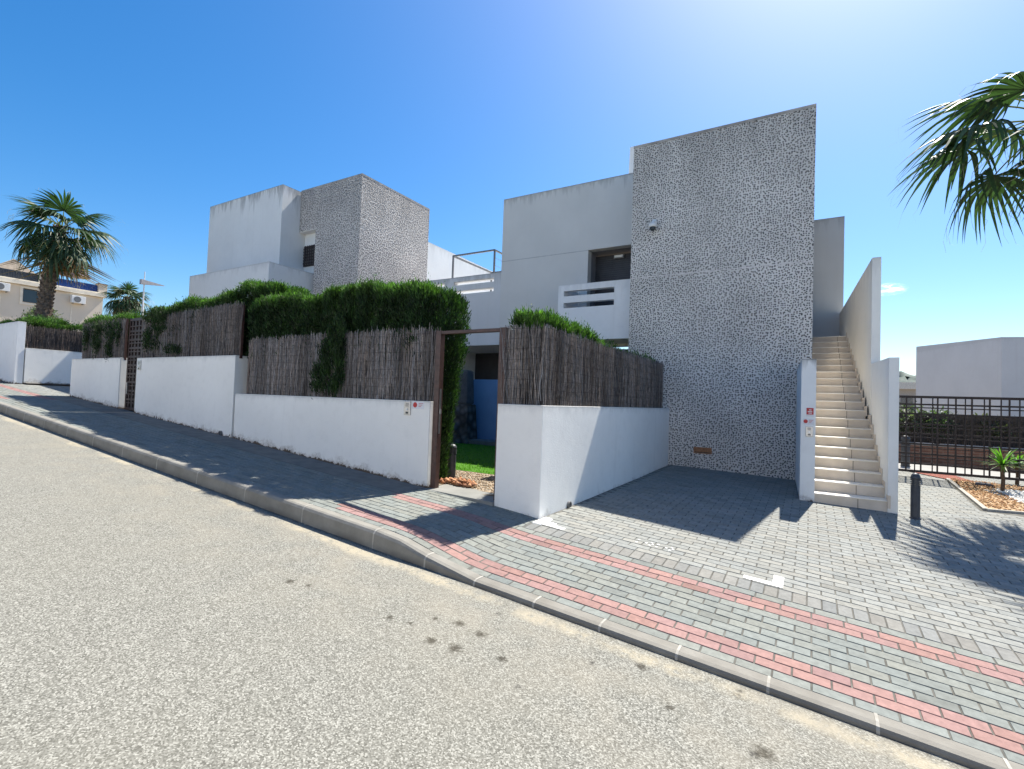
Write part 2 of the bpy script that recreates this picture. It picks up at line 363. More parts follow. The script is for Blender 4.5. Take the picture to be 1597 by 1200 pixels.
# far terrain: one big sheet following the fall of the street
mb = MB()
def tz(X): return -1.6-0.0756*max(-70, min(9, X))-0.12-(max(0, X-9)*0.02)
xs = [-3000, -900, -300, -70, -50, -30, -19, -10, 0, 9, 20, 60, 200, 800, 3000]; ys = [-3000, -600, -100, -30, 0, 10, 25, 60, 200, 800, 3000]
for i in range(len(xs)-1):
    for j in range(len(ys)-1):
        f = lambda X, Y: (X, Y, (tz(X) if X > -70 else tz(-70)) - (0.02*max(0, Y-40) if Y < 800 else 15.2))
        mb.quad(f(xs[i], ys[j]), f(xs[i+1], ys[j]), f(xs[i+1], ys[j+1]), f(xs[i], ys[j+1]))
g = mb.build('ground', M_SOIL, merge=True); tag(g, kind='structure')
mb = MB()
for i in range(24):
    a, b = -62+i*3.2, -62+(i+1)*3.2
    mb.quad((a, -8.7, plane(a)), (b, -8.7, plane(b)), (b, 3.215, plane(b)), (a, 3.215, plane(a)))
tag(mb.build('road', M_ASPH, merge=True), kind='structure')

# kerb: stones with pale mortar joints
mb = MB()
def kerb_piece(x0, x1, mi, grow=0.0):
    mb.mi = mi; n = max(1, int((x1-x0)/0.25)); prev = None
    for i in range(n+1):
        X = x0+(x1-x0)*i/n; z = zsurf(X, 3.3)+0.004; p = plane(X); h = z-p; r = min(0.03, h*0.6)
        prof = [(3.2-grow, p-0.1), (3.2+0.012*h/0.15-grow, z-r), (3.2+0.02*h/0.15+r*0.3-grow*0.7, z-r*0.3), (3.22+r-grow*0.5, z+grow), (3.325, z+grow-0.001), (3.325, p-0.1)]
        loop = [(X, y, zz) for y, zz in prof]
        if prev:
            for k in range(len(loop)-1): mb.quad(prev[k], loop[k], loop[k+1], prev[k+1])
        if i == 0: mb.quad(*loop[::-1])
        if i == n: mb.quad(*loop)
        prev = loop
X = -44.0; off = 0.07
cuts = [-3.3-i*0.985 for i in range(42)][::-1]+[-2.70, -2.2]+[-1.68+0.5*i for i in range(30)]
for a, b in zip(cuts[:-1], cuts[1:]):
    kerb_piece(a+0.008, b-0.008, 0)
    kerb_piece(b-0.0078, b+0.0078, 1, 0.0015+0.002*random.random())
tag(mb.build('kerb', [M_KERB, M_MORTAR]), kind='structure')

# pavers ------------------------------------------------------------------
mb = MB(); bed = MB(); bed_rows = []
GREY = (0.186, 0.197, 0.180); LIGHT = (0.220, 0.223, 0.206); RED = (0.262, 0.160, 0.144)
def jit(c, a=0.085):
    s = 1+random.uniform(-a, a); 
    if random.random() < 0.05: s *= 0.84
    t_ = random.uniform(-0.006, 0.006); return (max(0, c[0]*s+t_), c[1]*s, max(0, c[2]*s-t_))
def paver(x0, x1, y0, y1, c, ch=0.0035, gap=0.003):
    x0 += gap; x1 -= gap; y0 += gap; y1 -= gap
    dz = random.uniform(-0.0012, 0.0012); tl = random.uniform(-0.0012, 0.0012)
    o = [(x0, y0), (x1, y0), (x1, y1), (x0, y1)]; i_ = [(x0+ch, y0+ch), (x1-ch, y0+ch), (x1-ch, y1-ch), (x0+ch, y1-ch)]
    top = [(x, y, zsurf(x, y)+dz+(tl if k in (1, 2) else -tl)) for k, (x, y) in enumerate(i_)]
    bot = [(x, y, zsurf(x, y)-0.008) for (x, y) in o]
    n = len(mb.v); mb.v += bot+top
    mb.f.append((n+4, n+5, n+6, n+7)); 
    for k in range(4): j = (k+1) % 4; mb.f.append((n+k, n+j, n+4+j, n+4+k))
    mb.c += [c]*5; mb.m += [0]*5
marks = MB()
def row(xa, xb, y0, y1, cf, L=0.2, offx=0.0):
    n0 = math.floor((xa-offx)/L); x = offx+n0*L
    while x < xb:
        a, b = max(x, xa), min(x+L, xb)
        if b-a > 0.02: paver(a, b, y0, y1, cf((a+b)/2, (y0+y1)/2))
        x += L
XL, XR = -20.6, 9.0
def band_col(kind):
    def f(X, Y):
        if kind == 'red' and (X > -4.15 or X < -14.6): return jit(RED, 0.10)
        return jit(GREY)
    return f
rows = [(3.33, 3.42, 'g')]+[(3.42, 3.52, 'red'), (3.52, 3.62, 'red')]+[(3.62+i*0.0967, 3.62+(i+1)*0.0967, 'g') for i in range(6)]+[(4.2, 4.3, 'red'), (4.3, 4.4, 'red')]
for i, (a, b, k) in enumerate(rows): row(XL, XR, a, b, band_col(k), 0.2, 0.1*(i % 2)+0.03)
# plain concrete strip by the walls on the left, pavers on the right
row(-4.15, XR, 4.4, 4.5, lambda X, Y: jit(GREY), 0.2, 0.05)
row(-2.52, XR, 4.5, 4.7, lambda X, Y: jit((0.185, 0.185, 0.173), 0.10), 0.1, 0.0)
for i in range(4): row(-4.15, -2.52, 4.5+i*0.1, 4.6+i*0.1, lambda X, Y: jit(GREY), 0.2, 0.1*(i % 2))
row(XL, -15.4, 4.4, 4.5, lambda X, Y: jit(GREY), 0.2, 0.05)
for i in range(60): row(-18.8, -15.5, 4.5+i*0.1, 4.6+i*0.1, lambda X, Y: jit(LIGHT), 0.2, 0.1*(i % 2))
paved = lambda X, Y: True
y = 4.7; i = 0
BED = [(2.42, 13.6), (2.16, 9.78), (2.9, 10.16), (9.2, 10.9), (9.2, 15.4)]      # gravel bed outline, right of the drive
def bed_left(Y): return 2.16+(2.42-2.16)*(Y-9.78)/(13.6-9.78)
while y < 16.4:
    xr = XR
    if y > 9.7: xr = 2.16+(y-9.78)*0.07 if y < 13.7 else XR
    if y > 9.78 and y < 10.9:
        pass
    x_left = -2.52 if y < 10.65 else 1.0
    def cf(X, Y):
        c = jit(LIGHT, 0.09)
        # white painted bay corners
        if (-2.52 < X < -2.32 and 4.7 < Y < 4.95): return (0.72, 0.72, 0.70)
        return c
    row(x_left, min(xr, XR), y, y+0.1, cf, 0.2, 0.1*(i % 2)); y += 0.1; i += 1
pav = mb.build('pavement', M_BRICK); tag(pav, kind='structure')
bb = MB()
xs_ = np.linspace(XL, XR, 120); ys_ = [3.32, 3.8, 4.3, 4.7, 5.5, 6.5, 7.6, 8.6, 10.6, 13, 16.6]
for i in range(len(xs_)-1):
    for j in range(len(ys_)-1):
        a, b, c_, d_ = xs_[i], xs_[i+1], ys_[j], ys_[j+1]
        if c_ >= 4.7 and (b < -18.8 or (-15.3 < a and b < -2.9)): continue
        q = lambda X, Y: (X, Y, zsurf(X, Y)-0.005)
        bb.quad(q(a, c_), q(b, c_), q(b, d_), q(a, d_))
tag(bb.build('paving_bed', M_JOINT, merge=True), kind='structure')
# concrete strip along the walls
M_STRIP = simple('strip_concrete', (0.17, 0.163, 0.15), 0.9, 0.15, 0, 0.2, 5, 0.002)
mb = MB()
for i in range(24):
    a = -15.4+i*0.469; b = a+0.469
    q = lambda X, Y, d: (X, Y, zsurf(X, Y)+d)
    mb.quad(q(a, 4.4, 0.002), q(b, 4.4, 0.002), q(b, 4.95, 0.002), q(a, 4.95, 0.002))
tag(mb.build('pavement_strip', M_STRIP, merge=True), kind='structure')

# painted bay marks
def mk_paint():
    t = NT('worn_white_paint'); t.base(t.mix(t.maprange(t.noise(25, 4), 0.35, 0.6), (0.45, 0.45, 0.43), (0.80, 0.80, 0.78)), 0.7, 0.2); return t.m
M_PAINT = mk_paint()
def mark(name, rects, label):
    m = MB()
    for x0, x1, y0, y1 in rects:
        n = max(1, int((y1-y0)/0.1)+1)
        for k in range(n):
            a = y0+(y1-y0)*k/n; b = y0+(y1-y0)*(k+1)/n
            m.quad((x0, a, zsurf(x0, a)+0.004), (x1, a, zsurf(x1, a)+0.004), (x1, b, zsurf(x1, b)+0.004), (x0, b, zsurf(x0, b)+0.004))
    o = m.build(name, M_PAINT); tag(o, kind='structure')
mark('bay_marking', [(-0.47, -0.17, 4.72, 4.795), (-0.25, -0.17, 4.795, 4.99)], '')
mark('bay_marking', [(-2.50, -2.16, 4.72, 4.80), (-2.50, -2.42, 4.80, 5.0)], '')
mark('bay_number', [(-1.47+i*0.065+dx, -1.47+i*0.065+dx+0.022, 4.93+dy, 4.955+dy) for i in range(6) for dx, dy in ((0, 0), (0.02, 0.045), (0, 0.09)) if (i+int(dy*100)) % 3 != 1], '')
# ================================================================ main house
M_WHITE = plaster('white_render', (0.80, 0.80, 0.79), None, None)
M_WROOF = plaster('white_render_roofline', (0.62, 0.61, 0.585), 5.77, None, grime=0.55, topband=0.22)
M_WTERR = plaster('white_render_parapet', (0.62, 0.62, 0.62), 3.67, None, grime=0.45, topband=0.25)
M_PEB = pebble('pebble_cladding', 23.0, (0.235, 0.36), (0.70, 0.665, 0.62), ((0.0, (0.035, 0.034, 0.035)), (0.6, (0.08, 0.075, 0.07)), (1.0, (0.20, 0.17, 0.14))), ztop=5.75, rnd=0.72)
M_DARK = simple('dark_shutter_and_recess', (0.035, 0.035, 0.04), 0.5, 0.4, 0, 0.2, 5)
M_GREYR = simple('grey_reveal', (0.22, 0.22, 0.23), 0.8, 0.2, 0, 0.1, 4)
M_BROWNIRON = simple('brown_painted_iron', (0.065, 0.032, 0.026), 0.45, 0.5, 0, 0.3, 20, 0.0008)
M_BLACKIRON = simple('dark_iron', (0.03, 0.022, 0.022), 0.5, 0.5, 0, 0.3, 20, 0.0008)
M_GREYMET = simple('grey_metal', (0.17, 0.17, 0.17), 0.45, 0.5, 0.3, 0.15, 20)
M_STEEL = simple('brushed_steel', (0.45, 0.45, 0.45), 0.35, 0.5, 0.9, 0.15, 40)
M_PLASTIC = simple('white_plastic', (0.72, 0.72, 0.70), 0.4, 0.5, 0, 0.05)
M_GLASS = NT('dark_glass'); M_GLASS.base((0.03, 0.04, 0.05), 0.08, 0.6); M_GLASS = M_GLASS.m
M_RUST = simple('rusty_vent', (0.34, 0.17, 0.09), 0.8, 0.2, 0, 0.3, 25, 0.001)

house = empty('house', (-3.4, 11.9, -1.2), 'white flat-roofed house with a tall pebble-clad tower, directly behind the paved bay', 'house')
mb = MB(); mb.box(-3.44, 0.02, 10.65, 14.2, -2.2, 5.70)
tw = mb.build('pebble_tower', M_PEB, house)
mb = MB(); mb.box(-3.44, 0.02, 10.646, 10.6499, 2.775, 2.797); mb.build('joint_band', simple('joint_mortar', (0.62, 0.58, 0.55), 0.9, 0.1), tw)
mb = MB(); mb.box(-3.446, 0.026, 10.644, 14.2, 5.70, 5.755)
mb.build('coping', simple('tower_coping', (0.34, 0.32, 0.30), 0.9, 0.1, 0, 0.25, 4), tw)
# main wall
mb = MB()
mb.wall('y', 11.9, 0.22, -7.63, -3.45, -2.2, 5.77, [(-4.98, -3.45, 1.9, 3.97), (-5.3, -3.45, -1.4, 1.45), (-7.64, -6.6, -1.25, 1.58)])
mb.box(-7.63, -7.41, 12.12, 19, 1.8, 5.765)
mb.quad((-7.62, 12.1, 5.5), (0.0, 12.1, 5.5), (0.0, 19, 5.5), (-7.62, 19, 5.5))
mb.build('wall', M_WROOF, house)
mb = MB(); mb.box(-7.6305, -4.981, 11.897, 11.93, 3.955, 3.975); mb.build('wall_joint', simple('joint_line', (0.42, 0.42, 0.42), 0.9, 0.1), house)
mb = MB()
mb.wall('y', 11.9, 0.22, -11.42, -7.63, -2.2, 3.67, [(-11.1, -9.67, 3.42, 3.53), (-11.1, -9.67, 3.14, 3.25), (-9.33, -7.87, 3.42, 3.53), (-9.33, -7.87, 3.14, 3.25), (-9.9, -7.62, -1.25, 1.58)])
mb.box(-11.42, -11.2, 12.12, 16, 2.4, 3.665)
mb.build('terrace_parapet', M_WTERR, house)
mb = MB(); mb.box(-11.9, -7.42, 12.13, 19, 2.35, 2.6); mb.build('terrace_floor', M_WHITE, house)
# porch (ground floor recess)
mb = MB()
mb.box(-9.9, -6.6, 12.12, 14.6, 1.58, 1.75); mb.box(-10.1, -9.9, 12.12, 14.6, -1.3, 1.75); mb.box(-6.6, -6.4, 12.12, 14.6, -1.3, 1.75)
mb.build('porch_ceiling', M_WHITE, house)
mb = MB(); mb.box(-9.9, -6.6, 14.0, 14.1, -1.25, 1.58); mb.build('porch_shade_sheet', M_DARK, house)  # near-black back sheet, the shade of the open porch put into colour
mb = MB(); mb.box(-9.9, -6.6, 11.3, 14.0, -1.25, -1.03); mb.build('porch_step', M_STRIP, house)
mb = MB(); mb.box(-5.3, -3.45, 12.6, 12.7, -1.4, 1.45); mb.build('ground_floor_shade_sheet', M_DARK, house)  # near-black sheet stands in for the shade inside the window recess
# recess with roller shutter over the balcony
mb = MB()
mb.box(-5.0, -4.98, 12.12, 12.6, 1.9, 3.99); mb.box(-4.98, -3.45, 12.12, 12.6, 3.97, 3.99); mb.box(-5.0, -3.45, 11.9, 12.6, 1.75, 1.9)
mb.build('balcony_recess', M_GREYR, house)
mb = MB(); z = 1.9
while z < 3.93: mb.box(-4.98, -3.45, 12.45, 12.47, z, min(3.96, z+0.052)); z += 0.055
sh = mb.build('roller_shutter', M_DARK, house)
mb = MB(); mb.box(-4.95, -3.45, 12.43, 12.449, 2.98, 3.03); mb.build('shutter_rail', M_BLACKIRON, sh)
# balcony
mb = MB()
mb.wall('y', 10.98, 0.14, -5.35, -3.45, 1.51, 2.87, [(-5.2, -3.92, 2.59, 2.72), (-5.2, -3.92, 2.30, 2.43)])
mb.box(-5.35, -5.21, 11.12, 11.9, 1.51, 2.868); mb.box(-5.21, -3.45, 11.12, 11.9, 1.51, 1.88)
mb.build('balcony', plaster('balcony_render', (0.80, 0.80, 0.80), 2.88, None, grime=0.15), house)
# rear block behind the stairs
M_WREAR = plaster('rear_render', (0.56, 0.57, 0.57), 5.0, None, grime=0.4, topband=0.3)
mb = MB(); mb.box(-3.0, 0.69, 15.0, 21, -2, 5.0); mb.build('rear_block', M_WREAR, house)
mb = MB(); mb.solid([(-4.15, 12.4, 5.45), (-3.6, 12.4, 5.45), (-3.6, 13.1, 5.45), (-4.15, 13.1, 5.45)], [(-4.12, 12.4, 6.72), (-3.6, 12.4, 6.72), (-3.6, 13.0, 6.72), (-4.12, 13.0, 6.72)]); mb.build('chimney', M_WHITE, house, bevel=0.03)

# things fixed to the house
def bulkhead(loc, label):
    e = empty('bulkhead_lamp', loc, label, 'lamp'); x, y, z = loc
    m = MB(); m.box(x-0.14, x+0.14, y-0.02, y+0.02, z-0.05, z+0.05); m.build('lamp_base', M_GREYMET, e, bevel=0.008)
    m = MB(); m.box(x-0.115, x+0.115, y-0.055, y-0.021, z-0.032, z+0.032); m.build('lamp_cover', M_PLASTIC, e, bevel=0.012)
p = pY(966, 392, 12.42); bulkhead((p[0], 12.41, 3.86), 'small oblong wall lamp above the dark balcony shutter beside the tower')

p = pY(1021, 354, 10.65)
cam_e = empty('security_camera', (p[0], 10.6, p[2]), 'round white security camera fixed high on the pebble tower', 'camera')
mb = MB(); x, z = p[0], p[2]
mb.tube([(x, 10.645, z+0.09), (x, 10.60, z+0.09)], 0.055, 16); mb.tube([(x, 10.60, z+0.09), (x, 10.52, z+0.07), (x, 10.50, z+0.02)], 0.028, 10)
mb.build('bracket', M_PLASTIC, cam_e, smooth=True)
mb = MB(); mb.lathe(x, 10.50, [(0.055, z+0.03), (0.085, z+0.0), (0.085, z-0.05), (0.07, z-0.06)], 18); mb.build('housing', M_PLASTIC, cam_e)
mb = MB(); mb.lathe(x, 10.50, [(0.066, z-0.061), (0.06, z-0.10), (0.035, z-0.13), (0.01, z-0.14)], 18); mb.build('dome', M_GLASS, cam_e, smooth=True)

p0 = pY(1082, 697, 10.65); p1 = pY(1110, 709, 10.65)
v = empty('air_vent', (p0[0], 10.64, p1[2]), 'rusty slatted air vent low on the pebble tower', 'vent')
mb = MB(); x0, x1, z0, z1 = p0[0], p1[0], p1[2], p0[2]
mb.wall('y', 10.63, 0.02, x0, x1, z0, z1, [(x0+0.015, x1-0.015, z0+0.015, z1-0.015)]); mb.build('vent_frame', M_RUST, v)
mb = MB()
for k in range(3):
    zz = z0+0.03+k*(z1-z0-0.045)/3; mb.solid([(x0+0.015, 10.632, zz), (x1-0.015, 10.632, zz), (x1-0.015, 10.648, zz+0.012), (x0+0.015, 10.648, zz+0.012)], [(x0+0.015, 10.632, zz+0.018), (x1-0.015, 10.632, zz+0.018), (x1-0.015, 10.648, zz+0.03), (x0+0.015, 10.648, zz+0.03)])
mb.build('slat', M_RUST, v)
mb = MB(); mb.box(x0+0.016, x1-0.016, 10.6485, 10.652, z0+0.016, z1-0.016); mb.build('backing', M_DARK, v)

# terrace railing: posts with top rails and wires
rl = empty('terrace_railing', (-8.7, 12.3, 3.67), 'grey metal railing frame with thin wires on the white terrace parapet', 'railing')
mb = MB(); T = 0.022
A_, B_ = (-9.5, 12.05), (-7.98, 12.05)
yb = 14.2
for (x, y) in (A_, (-9.5, yb), B_):
    m = MB(); m.box(x-T, x+T, y-T, y+T, 3.60 if y < 13 else 2.6, 4.41); m.build('post', M_GREYMET, rl)
m = MB(); m.box(-9.5, -7.98, 12.05-T, 12.05+T, 4.37, 4.415); m.box(-9.5-T, -9.5+T, 12.05+T, yb, 4.37, 4.412); m.box(-9.5, -4.5, yb-T, yb+T, 4.37, 4.413); m.box(-7.98-T, -7.98+T, 12.05+T, yb-T, 4.37, 4.412)
m.build('top_rail', M_GREYMET, rl)
m = MB()
for zz in (3.95, 4.17): m.tube([(-9.5, yb, zz), (-5, yb, zz)], 0.005, 5); m.tube([(-7.98, 12.05, zz), (-7.98, yb, zz)], 0.005, 5)
m.build('wire', M_GREYMET, rl)

# ================================================================ staircase
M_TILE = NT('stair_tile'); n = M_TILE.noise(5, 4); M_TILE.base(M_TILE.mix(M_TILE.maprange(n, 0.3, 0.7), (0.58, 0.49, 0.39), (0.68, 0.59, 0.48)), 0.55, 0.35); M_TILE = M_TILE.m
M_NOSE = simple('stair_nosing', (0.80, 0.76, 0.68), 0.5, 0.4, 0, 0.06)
M_GROUT = simple('grout', (0.20, 0.165, 0.13), 0.9, 0.1)
st = empty('staircase', (0.5, 8.6, -1.35), 'beige tiled outdoor staircase climbing beside the pebble tower', 'staircase')
RS, TD, Z0 = 0.1555, 0.268, -1.346
def xr_at(Y): return 0.945-(Y-8.6)*0.034 if Y < 10.5 else 0.855-(Y-10.5)*0.047
for k in range(20):
    y0 = 8.6+k*TD; y1 = y0+TD if k < 19 else 15.0
    zt = Z0+(k+1)*RS; zb = zt-RS if k else -1.7
    xl = 0.075 if y0 < 10.5 else 0.022
    xr = xr_at(y0)
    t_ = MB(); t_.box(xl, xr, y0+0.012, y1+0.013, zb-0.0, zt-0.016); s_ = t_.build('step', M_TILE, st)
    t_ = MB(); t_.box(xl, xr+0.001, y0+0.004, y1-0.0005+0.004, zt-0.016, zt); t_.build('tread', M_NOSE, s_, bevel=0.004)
    xj = 0.60-k*0.004; t_ = MB(); t_.box(xj-0.004, xj+0.004, y0+0.009, y0+0.0125, zb, zt-0.021); t_.build('grout_line', M_GROUT, s_)
# tile skirting zigzag along the right wall
mb = MB()
for k in range(20):
    y0 = 8.6+k*TD; zt = Z0+(k+1)*RS; X_ = xr_at(y0)-0.0
    mb.box(X_-0.012, X_+0.02, y0-0.03, y0+TD, zt-0.1, zt+0.075)
mb.build('skirting', M_TILE, st)
M_STW = plaster('stair_wall_render', (0.82, 0.81, 0.77), None, -1.60, -0.03, grime=0.3)
M_STW2 = plaster('stair_wall_upper_render', (0.82, 0.80, 0.74), 2.73, None, grime=0.25)
mb = MB(); mb.solid([(0.935, 8.6, -2), (1.05, 8.6, -2), (1.03, 10.6, -2), (0.905, 10.6, -2)], [(0.935, 8.6, 0.79), (1.05, 8.6, 0.79), (1.03, 10.6, 0.87), (0.905, 10.6, 0.87)])
o = mb.build('stair_wall', M_STW, bevel=0.004); tag(o, 'low white wall end at the foot of the stairs, right-hand side', 'wall')
mb = MB(); mb.solid([(0.90, 10.6, -2), (1.03, 10.6, -2), (0.76, 15.2, -2), (0.60, 15.2, -2)], [(0.90, 10.6, 2.73), (1.03, 10.6, 2.73), (0.76, 15.2, 2.50), (0.60, 15.2, 2.50)])
o = mb.build('stair_wall', M_STW2, bevel=0.004); tag(o, 'tall white wall rising above the upper flight of the stairs', 'wall')
M_PIL = plaster('pillar_render', (0.80, 0.81, 0.80), 0.79, -1.335, -0.03, grime=0.8, topband=0.12)
mb = MB(); mb.solid([(-0.115, 8.6, -2), (0.075, 8.6, -2), (0.06, 10.64, -2), (-0.215, 10.64, -2)], [(-0.115, 8.6, 0.78), (0.075, 8.6, 0.78), (0.06, 10.64, 0.78), (-0.215, 10.64, 0.78)])
o = mb.build('stair_wall', M_PIL, bevel=0.004); tag(o, 'narrow white pillar-like wall between the pebble tower and the stairs, carrying an intercom', 'wall')

# ================================================================ street walls
def street_wall(poly, ztop, zb, slope, label, c=(0.86, 0.845, 0.80), name='garden_wall', grime=0.25):
    m = MB(); m.prism(poly, -2.4 if zb < -0.5 else zb-1.5, ztop)
    o = m.build(name, plaster('wall_render', c, ztop, zb, slope, grime=grime, topband=0.06), bevel=0.006); tag(o, label, 'wall'); return o
rect = lambda a, b, c, d: [(a, c), (b, c), (b, d), (a, d)]
street_wall(rect(-8.44, -4.13, 4.88, 5.06), -0.045, -1.45, -0.0756, 'long low white street wall under brushwood, left of the open gateway')
street_wall([(-3.11, 4.88), (-2.52, 4.88), (-2.52, 10.64), (-2.70, 10.64), (-2.70, 5.35), (-3.11, 5.35)], -0.04, -1.42, -0.03, 'white corner wall wrapping from the gateway along the paved bay')
street_wall([(-12.10, 4.88), (-8.50, 4.88), (-8.50, 6.2), (-8.68, 6.2), (-8.68, 5.06), (-12.10, 5.06)], 0.615, -1.45, -0.0756, 'tall white street wall to the right of the lattice gate')
street_wall([(-15.5, 4.88), (-12.88, 4.88), (-12.88, 5.3), (-15.3, 5.3), (-15.3, 10.6), (-15.5, 10.6)], 0.635, -1.45, -0.0756, 'white street wall corner to the left of the lattice gate')
street_wall(rect(-18.98, -18.8, 4.9, 10.6), 0.99, -1.42, -0.0756, 'low white side wall under brushwood across the neighbouring driveway')
street_wall(rect(-24.5, -18.82, 4.7, 4.88), 1.71, -1.45, -0.0756, 'tallest white street wall, at the far left edge', c=(0.82, 0.82, 0.81))
mb = MB(); mb.prism(rect(-18.799, -18.62, 4.92, 10.5), 0.0, lambda x, y: zsurf(x, y)+0.05)
tag(mb.build('step_ledge', M_STRIP), 'long low concrete ledge at the foot of the far side wall', 'ledge')

# drain pipes stubs
def drain(x, y, z, axis, label):
    e = MB(); d = Vector((0, -1, 0)) if axis == 'y' else Vector((1, 0, 0)); p = Vector((x, y, z))
    e.tube([p-d*0.1, p+d*0.03], 0.045, 14); e.mi = 1; e.tube([p+d*0.0301, p+d*0.031], 0.034, 14)
    o = e.build('drain_pipe', [M_GREYMET, M_DARK]); tag(o, label, 'pipe')
p = pY(345, 676, 4.88); drain(p[0], 4.88, p[2], 'y', 'small drain pipe at the foot of the tall white street wall')
p = pX(886, 789, -2.52); drain(-2.52, p[1], p[2]+0.01, 'x', 'small drain pipe low on the white wall facing the paved bay')

# intercoms and stickers
def intercom(x0, x1, y, z0, z1, label):
    e = empty('intercom', ((x0+x1)/2, y, (z0+z1)/2), label, 'intercom')
    m = MB(); m.box(x0, x1, y-0.018, y-0.001, z0, z1); m.build('panel', M_STEEL, e, bevel=0.004)
    w = x1-x0; h = z1-z0; m = MB()
    for k in range(4): m.box(x0+w*0.25, x1-w*0.25, y-0.0205, y-0.0181, z1-h*(0.16+0.07*k), z1-h*(0.13+0.07*k))
    m.build('speaker_grille', M_DARK, e)
    m = MB(); m.tube([((x0+x1)/2, y-0.018, z0+h*0.42), ((x0+x1)/2, y-0.026, z0+h*0.42)], w*0.13, 14); m.build('call_button', M_PLASTIC, e)
    m = MB(); m.box(x0+w*0.3, x1-w*0.3, y-0.0205, y-0.0181, z0+h*0.1, z0+h*0.25); m.build('name_plate', M_GLASS, e)
intercom(-4.55, -4.44, 4.88, -0.235, -0.055, 'steel intercom panel on the low white wall beside the open gateway')
intercom(-12.03, -11.90, 4.88, 0.36, 0.56, 'steel intercom panel on the white wall beside the lattice gate')
intercom(-0.05, 0.045, 8.6, -0.37, -0.22, 'steel intercom panel low on the narrow wall beside the stairs')
M_RED = simple('sticker_red', (0.45, 0.03, 0.03), 0.5, 0.4, 0, 0.1); M_PAPER = simple('sticker_white', (0.66, 0.66, 0.68), 0.5, 0.4, 0, 0.05)
def sticker(x0, x1, y, z0, z1, label, kind):
    e = empty('sticker' if kind == 'round' else 'sign', ((x0+x1)/2, y, (z0+z1)/2), label, 'sticker' if kind == 'round' else 'sign')
    w, h = x1-x0, z1-z0
    m = MB(); m.box(x0, x1, y-0.003, y-0.0005, z0, z1); m.build('backing', M_PAPER, e)
    if kind == 'round':
        m = MB(); m.tube([(x0+w*0.24, y-0.0031, z0+h*0.55), (x0+w*0.24, y-0.0045, z0+h*0.55)], min(w*0.2, h*0.36), 20); m.build('emblem', M_RED, e)
        m = MB()
        for k in range(3): m.box(x0+w*0.54, x0+w*(0.92-0.08*k), y-0.0045, y-0.0031, z0+h*(0.72-0.2*k), z0+h*(0.78-0.2*k))
        m.build('lettering', M_RED, e)
    else:
        m = MB(); m.box(x0+w*0.03, x1-w*0.03, y-0.0045, y-0.0031, z0+h*0.22, z1-h*0.03); m.build('emblem', M_RED, e)
        m = MB(); cx, cz = (x0+x1)/2, z0+h*0.62
        m.quad((cx-w*0.14, y-0.005, cz+h*0.18), (cx-w*0.14, y-0.005, cz+h*0.08), (cx+w*0.2, y-0.005, cz+h*0.08), (cx+w*0.2, y-0.005, cz+h*0.18))
        m.box(cx-w*0.3, cx+w*0.3, y-0.0055, y-0.0046, cz-h*0.12, cz-h*0.02); m.box(cx-w*0.2, cx+w*0.25, y-0.0055, y-0.0046, cz-h*0.28, cz-h*0.2)
        m.build('lettering', M_PAPER, e)
sticker(-4.42, -4.22, 4.88, -0.15, -0.055, 'white sticker with red round emblem beside the gateway intercom', 'round')
sticker(-0.085, 0.055, 8.6, -0.195, -0.11, 'white sticker with red round emblem between red sign and intercom by the stairs', 'round')
sticker(-0.045, 0.05, 8.6, -0.075, 0.055, 'small red and white warning sign on the narrow wall beside the stairs', 'sign')

# ================================================================ open gateway
gw = empty('gate_frame', (-3.6, 4.98, -1.2), 'open brown iron gateway frame between white walls with no gate leaf in it', 'gate frame')
for nm, b in (('post', (-4.115, -4.035, 4.93, 5.01, -1.35, 0.86)), ('post', (-3.155, -3.065, 4.93, 5.01, -1.35, 0.86)), ('lintel', (-4.035, -3.155, 4.935, 5.005, 0.815, 0.855))):
    m = MB(); m.box(*b); m.build(nm, M_BROWNIRON, gw, bevel=0.004)
m = MB(); m.box(-4.033, -4.028, 4.95, 4.98, -0.45, 0.12); m.box(-4.029, -4.015, 4.955, 4.975, -0.2, -0.14); m.build('latch_plate', M_STEEL, gw)
mb = MB(); mb.solid([(-4.12, 4.84, -1.5), (-3.11, 4.84, -1.5), (-3.11, 5.25, -1.5), (-4.12, 5.25, -1.5)], [(-4.12, 4.84, -1.14), (-3.11, 4.84, -1.17), (-3.11, 5.25, -1.15), (-4.12, 5.25, -1.13)])
tag(mb.build('threshold', simple('threshold_concrete', (0.22, 0.22, 0.205), 0.9, 0.1, 0, 0.12, 5, 0.001), bevel=0.005), 'grey concrete threshold slab in the open gateway', 'threshold')

M_GATE = simple('gate_iron', (0.04, 0.024, 0.022), 0.5, 0.4, 0, 0.3, 20)
# lattice gate
lg = empty('lattice_gate', (-12.7, 5.1, -0.5), 'closed brown iron lattice gate in the upper street wall', 'gate')
x0, x1, z0, z1, yy = -12.86, -12.12, -0.50, 1.50, 5.0
m = MB(); m.wall('y', yy, 0.05, x0, x1, z0, z1, [(x0+0.06, x1-0.06, z0+0.06, z1-0.06)]); m.build('gate_outline', M_GATE, lg)
for k in range(4):
    xx = x0+0.06+(k+0.5)*(x1-x0-0.12)/4; m = MB(); m.box(xx-0.028, xx+0.028, yy+0.012, yy+0.03, z0+0.06, z1-0.06); m.build('upright', M_GATE, lg)
zz = z0+0.16; k = 0
while zz < z1-0.1:
    hh = 0.022 if k % 2 else 0.012
    m = MB(); m.box(x0+0.06, x1-0.06, yy-0.002, yy+0.0115, zz-hh, zz+hh); m.build('crossbar', M_GATE, lg); zz += 0.11 if k % 2 else 0.075; k += 1
m = MB(); m.box(x0+0.06, x1-0.06, yy+0.034, yy+0.038, z0+0.06, z1-0.06); m.build('backing_sheet', M_BLACKIRON, lg)
